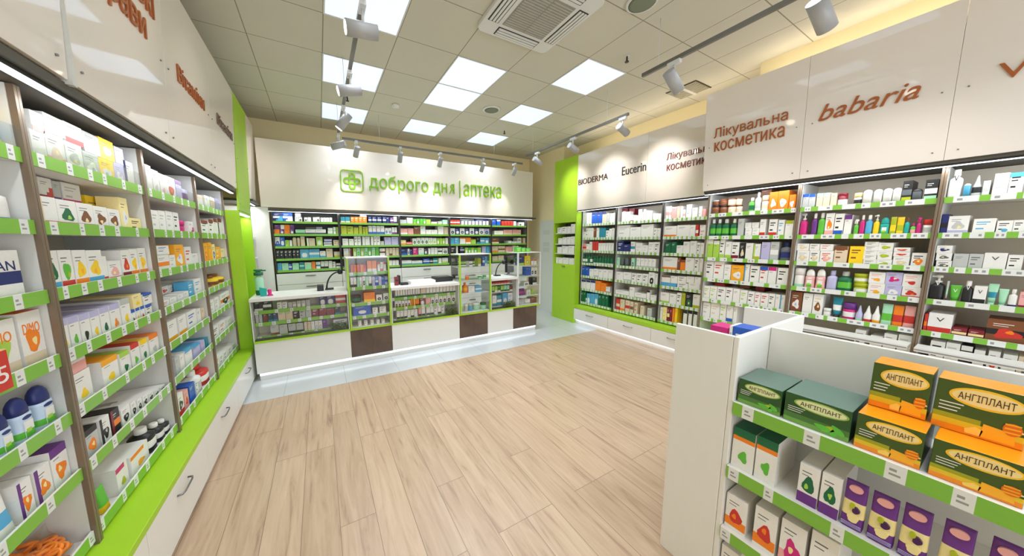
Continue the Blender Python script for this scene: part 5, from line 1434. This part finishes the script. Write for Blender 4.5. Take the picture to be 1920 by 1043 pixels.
# ------------------------------------------------------------ ceiling fittings
r = tag(empty('air_conditioner', (1.705, 2.175, ZC), world=True), 'white square ceiling cassette air conditioner with grey grille', 'air conditioner')
ax0, ax1, ay0, ay1 = 1.325, 2.085, 1.795, 2.555
fr = MB().poly(rrect((ax0 + ax1) / 2, (ay0 + ay1) / 2, .38, .38, .06), -.04, -.0005, M_alu)
fr.v = [(x, z, ZC + y) for x, y, z in fr.v]
fr.f = [tuple(f[::-1]) for f in fr.f]
bevel(fr.build('frame', r), .006)
g = MB()
g.box(ax0 + .168, ax1 - .168, ay0 + .168, ay1 - .168, ZC - .044, ZC - .0401, pm('grille_grey', (150, 148, 140), .5))
g.build('grille', r)
gl = MB()
for k in range(16):
    y = ay0 + .185 + k * .0253
    gl.box(ax0 + .175, 1.70, y, y + .012, ZC - .0485, ZC - .0441, pm('grille_slat', (176, 174, 166), .5))
    gl.box(1.71, ax1 - .175, y, y + .012, ZC - .0485, ZC - .0441, pm('grille_slat', (176, 174, 166), .5))
gl.build('grille_slats', r)
for q in ((ax0 + .03, ax0 + .13, ay0 + .16, ay1 - .16), (ax1 - .13, ax1 - .03, ay0 + .16, ay1 - .16), (ax0 + .16, ax1 - .16, ay0 + .03, ay0 + .13), (ax0 + .16, ax1 - .16, ay1 - .13, ay1 - .03)):
    lo = MB()
    lo.box(*q, ZC - .0425, ZC - .0402, M_dark)
    vert = q[1] - q[0] < q[3] - q[2]
    for k in range(3):
        if vert:
            lo.box(q[0] + .01 + .03 * k, q[0] + .03 + .03 * k, q[2] + .01, q[3] - .01, ZC - .048, ZC - .0426, M_alu)
        else:
            lo.box(q[0] + .01, q[1] - .01, q[2] + .01 + .03 * k, q[2] + .03 + .03 * k, ZC - .048, ZC - .0426, M_alu)
    lo.build('louvre', r)

def disc_unit(name, x, y, r0, h, mats, label, cat, inner=None):
    r = tag(empty(name, (x, y, ZC), world=True), label, cat)
    mb = MB().loft([(-h, r0 * .9, r0 * .9, 2), (-h * .7, r0, r0, 2), (-.0005, r0, r0, 2)], [mats[0]], 28, off=(x, y, ZC))
    mb.build('housing', r)
    if inner:
        MB().loft([(-h - .006, inner * .8, inner * .8, 2), (-h - .0005, inner, inner, 2)], [mats[1]], 28, off=(x, y, ZC)).build('cover', r)
disc_unit('ceiling_speaker', 2.30, 3.97, .125, .018, (M_alu, pm('speaker_mesh', (120, 128, 110), .7, var=.3, scale=80)), 'round ceiling speaker with grey mesh near light panels', 'speaker', .10)
disc_unit('ceiling_speaker', 2.365, 1.70, .12, .018, (M_alu, pm('speaker_mesh', (120, 128, 110), .7)), 'round ceiling speaker at the top frame edge', 'speaker', .10)
disc_unit('smoke_detector', 1.054, 4.469, .05, .03, (M_alu, M_alu), 'small white smoke detector on the ceiling', 'smoke detector', .03)
for x, y, lb in ((.448, 4.519, 'small dark sprinkler near the long left track'), (2.918, 4.598, 'small dark sprinkler above the back-wall sign'), (2.902, 2.225, 'small dark sprinkler between track and square vent')):
    mb = MB().tube((x, y, ZC - .0005), (x, y, ZC - .05), .009, M_dark, 10)
    mb.loft([(-.058, .02, .02, 2), (-.0505, .02, .02, 2)], [M_dark], 12, off=(x, y, ZC))
    mb.loft([(-.004, .03, .03, 2), (-.0006, .03, .03, 2)], [M_alu], 12, off=(x, y, ZC))
    tag(mb.build('sprinkler', loc=(x, y, ZC)), lb, 'sprinkler', 'ceiling sprinklers')
r = tag(empty('ceiling_vent', (4.22, 2.32, ZC), world=True), 'square ceiling vent with grey slats above the right fascia', 'vent')
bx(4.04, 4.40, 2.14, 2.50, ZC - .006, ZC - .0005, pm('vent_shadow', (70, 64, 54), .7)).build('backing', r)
sl = MB()
for k in range(9):
    x = 4.055 + k * .038
    sl.box(x, x + .022, 2.15, 2.49, ZC - .016, ZC - .0065, pm('vent_slat', (190, 182, 164), .5))
sl.box(4.04, 4.40, 2.30, 2.335, ZC - .017, ZC - .0065, M_alu)
sl.build('slats', r)

def track(p0, p1, wires, label):
    r = tag(empty('track_rail', ((p0[0] + p1[0]) / 2, (p0[1] + p1[1]) / 2, p0[2]), world=True), label, 'track', 'lighting tracks')
    x0, x1 = sorted((p0[0], p1[0])); y0, y1 = sorted((p0[1], p1[1]))
    bx(x0 - .013, x1 + .013, y0 - .013, y1 + .013, p0[2], p0[2] + .03, M_track).build('rail', r)
    for (x, y) in wires:
        MB().tube((x, y, p0[2] + .0325), (x, y, ZC - .0005), .0025, M_alu, 6).build('suspension_wire', r)
track((.335, .4, 3.07), (.335, 5.10, 3.07), [(.335, 1.6), (.335, 3.6), (.335, 4.75)], 'long grey lighting track parallel to the left wall')
track((.40, 4.92, 3.04), (3.52, 4.92, 3.04), [(.9, 4.92), (2.9, 4.92)], 'dark lighting track in front of the back-wall sign')
track((2.68, -1.6, 3.06), (2.68, 1.87, 3.06), [(2.68, 1.74), (2.68, 0)], 'grey lighting track facing the forward right-wall signs')
track((3.32, 2.5, 3.06), (3.32, 4.5, 3.06), [(3.32, 4.32), (3.32, 2.8)], 'short lighting track facing the recessed right-wall signs')

M_lamp = pm('lamp_shaded_coat', (172, 172, 174), .4, var=.01)  # white heads coloured grey: their unlit shade is put into the coat
def spot(x, y, z, aim, label, drop=.10, power=1., size=1., cone=58):
    a = Vector(aim).normalized()
    r = tag(empty('spotlight', (x, y, z), world=True), label, 'spotlight', 'white track spotlights')
    bx(x - .018, x + .018, y - .05, y + .05, z - .03, z - .0005, M_alu).build('adapter', r)
    MB().tube((x, y, z - .031), (x, y, z - drop), .009, M_alu, 10).build('stem', r)
    c = Vector((x, y, z - drop - .048))
    b, f = c - a * .085 * size, c + a * .105 * size
    MB().tube(b, f, .046 * size, M_lamp, 24).build('lamp_body', r)
    MB().tube(f + a * .0004, f + a * .003, .038 * size, M_lens, 20).build('lens', r)
    d = bpy.data.lights.new('spot_lamp', 'SPOT')
    d.energy = SPOT_W * power
    d.spot_size, d.spot_blend, d.shadow_soft_size = radians(cone), 1., .03
    d.color = (1, .95, .88)
    o = bpy.data.objects.new('spot_lamp', d)
    COL.objects.link(o)
    p = f + a * .012
    o.location = (p.x - x, p.y - y, p.z - z)
    o.rotation_euler = a.to_track_quat('-Z', 'Y').to_euler()
    o.parent = r
spot(.335, 2.19, 3.07, (-1, 0, -.12), 'white cylinder spotlight, largest one hanging over the left aisle', power=.22)
spot(.335, 3.06, 3.07, (-1, 0, -.25), 'white cylinder spotlight, second along the left track', power=.22)
spot(.335, 3.83, 3.07, (-.7, .2, -1.0), 'white cylinder spotlight tilted steeply, third along the left track', power=.22)
spot(.335, 4.80, 3.07, (-1, .42, -.28), 'white cylinder spotlight at the corner end of the left track', power=.5)
for x, lb in ((.57, 'white spotlight at the start of the sign track, over the logo'), (1.20, 'white spotlight second along the sign track'), (1.86, 'white spotlight third along the sign track'), (2.66, 'white spotlight fourth along the sign track'), (3.35, 'white spotlight at the end of the sign track')):
    spot(x, 4.92, 3.04, (0 if x > .6 else -.12, .5, -.62), lb, .09, .85, .82, 52)
spot(2.68, .75, 3.06, (1, -.15, -.8), 'white cylinder spotlight at the top frame edge facing slanted sign', .1, .9)
spot(2.68, 1.60, 3.06, (1, -.1, -.9), 'white cylinder spotlight at the track end facing the two-line bronze sign', .1, .9)
for y, lb in ((2.56, 'white spotlight at the near end of the short right track'), (3.38, 'white spotlight in the middle of the short right track'), (4.20, 'white spotlight at the far end of the short right track')):
    spot(3.32, y, 3.06, (1, 0, -.4), lb, .09, 1.3, .9, 62)

# unseen strips added on top of the right fascia to brighten the wall above
for x, y0, y1, z, lb in ((4.16, -.85, 1.58, 3.16, 'unseen added light strip on top of the forward right shelving'), (4.34, 1.66, 4.10, 3.05, 'unseen added light strip on top of the recessed right shelving')):
    rr_ = tag(empty('added_uplight', (x, (y0 + y1) / 2, z), world=True), lb, 'added light', 'added uplights')
    bx(x - .02, x + .02, y0, y1, z - .03, z - .0005, M_alu).build('profile', rr_)
    bx(x - .012, x + .012, y0 + .01, y1 - .01, z, z + .004, pm('added_uplight_glow', (255, 232, 190), .4, emit=2)).build('led_strip', rr_)
    bx(x - .02, x + .4 if x < 4.2 else x + .3, y0, y1, z - .045, z - .0305, M_white).build('shelf_board', rr_)
    area('added_uplight_lamp', (x, (y0 + y1) / 2, z + .006), (radians(180), 0, 0), .02, y1 - y0, 4.5, (1, .9, .74))
for ob in list(bpy.data.objects):
    if 'wl' in ob: del ob['wl']
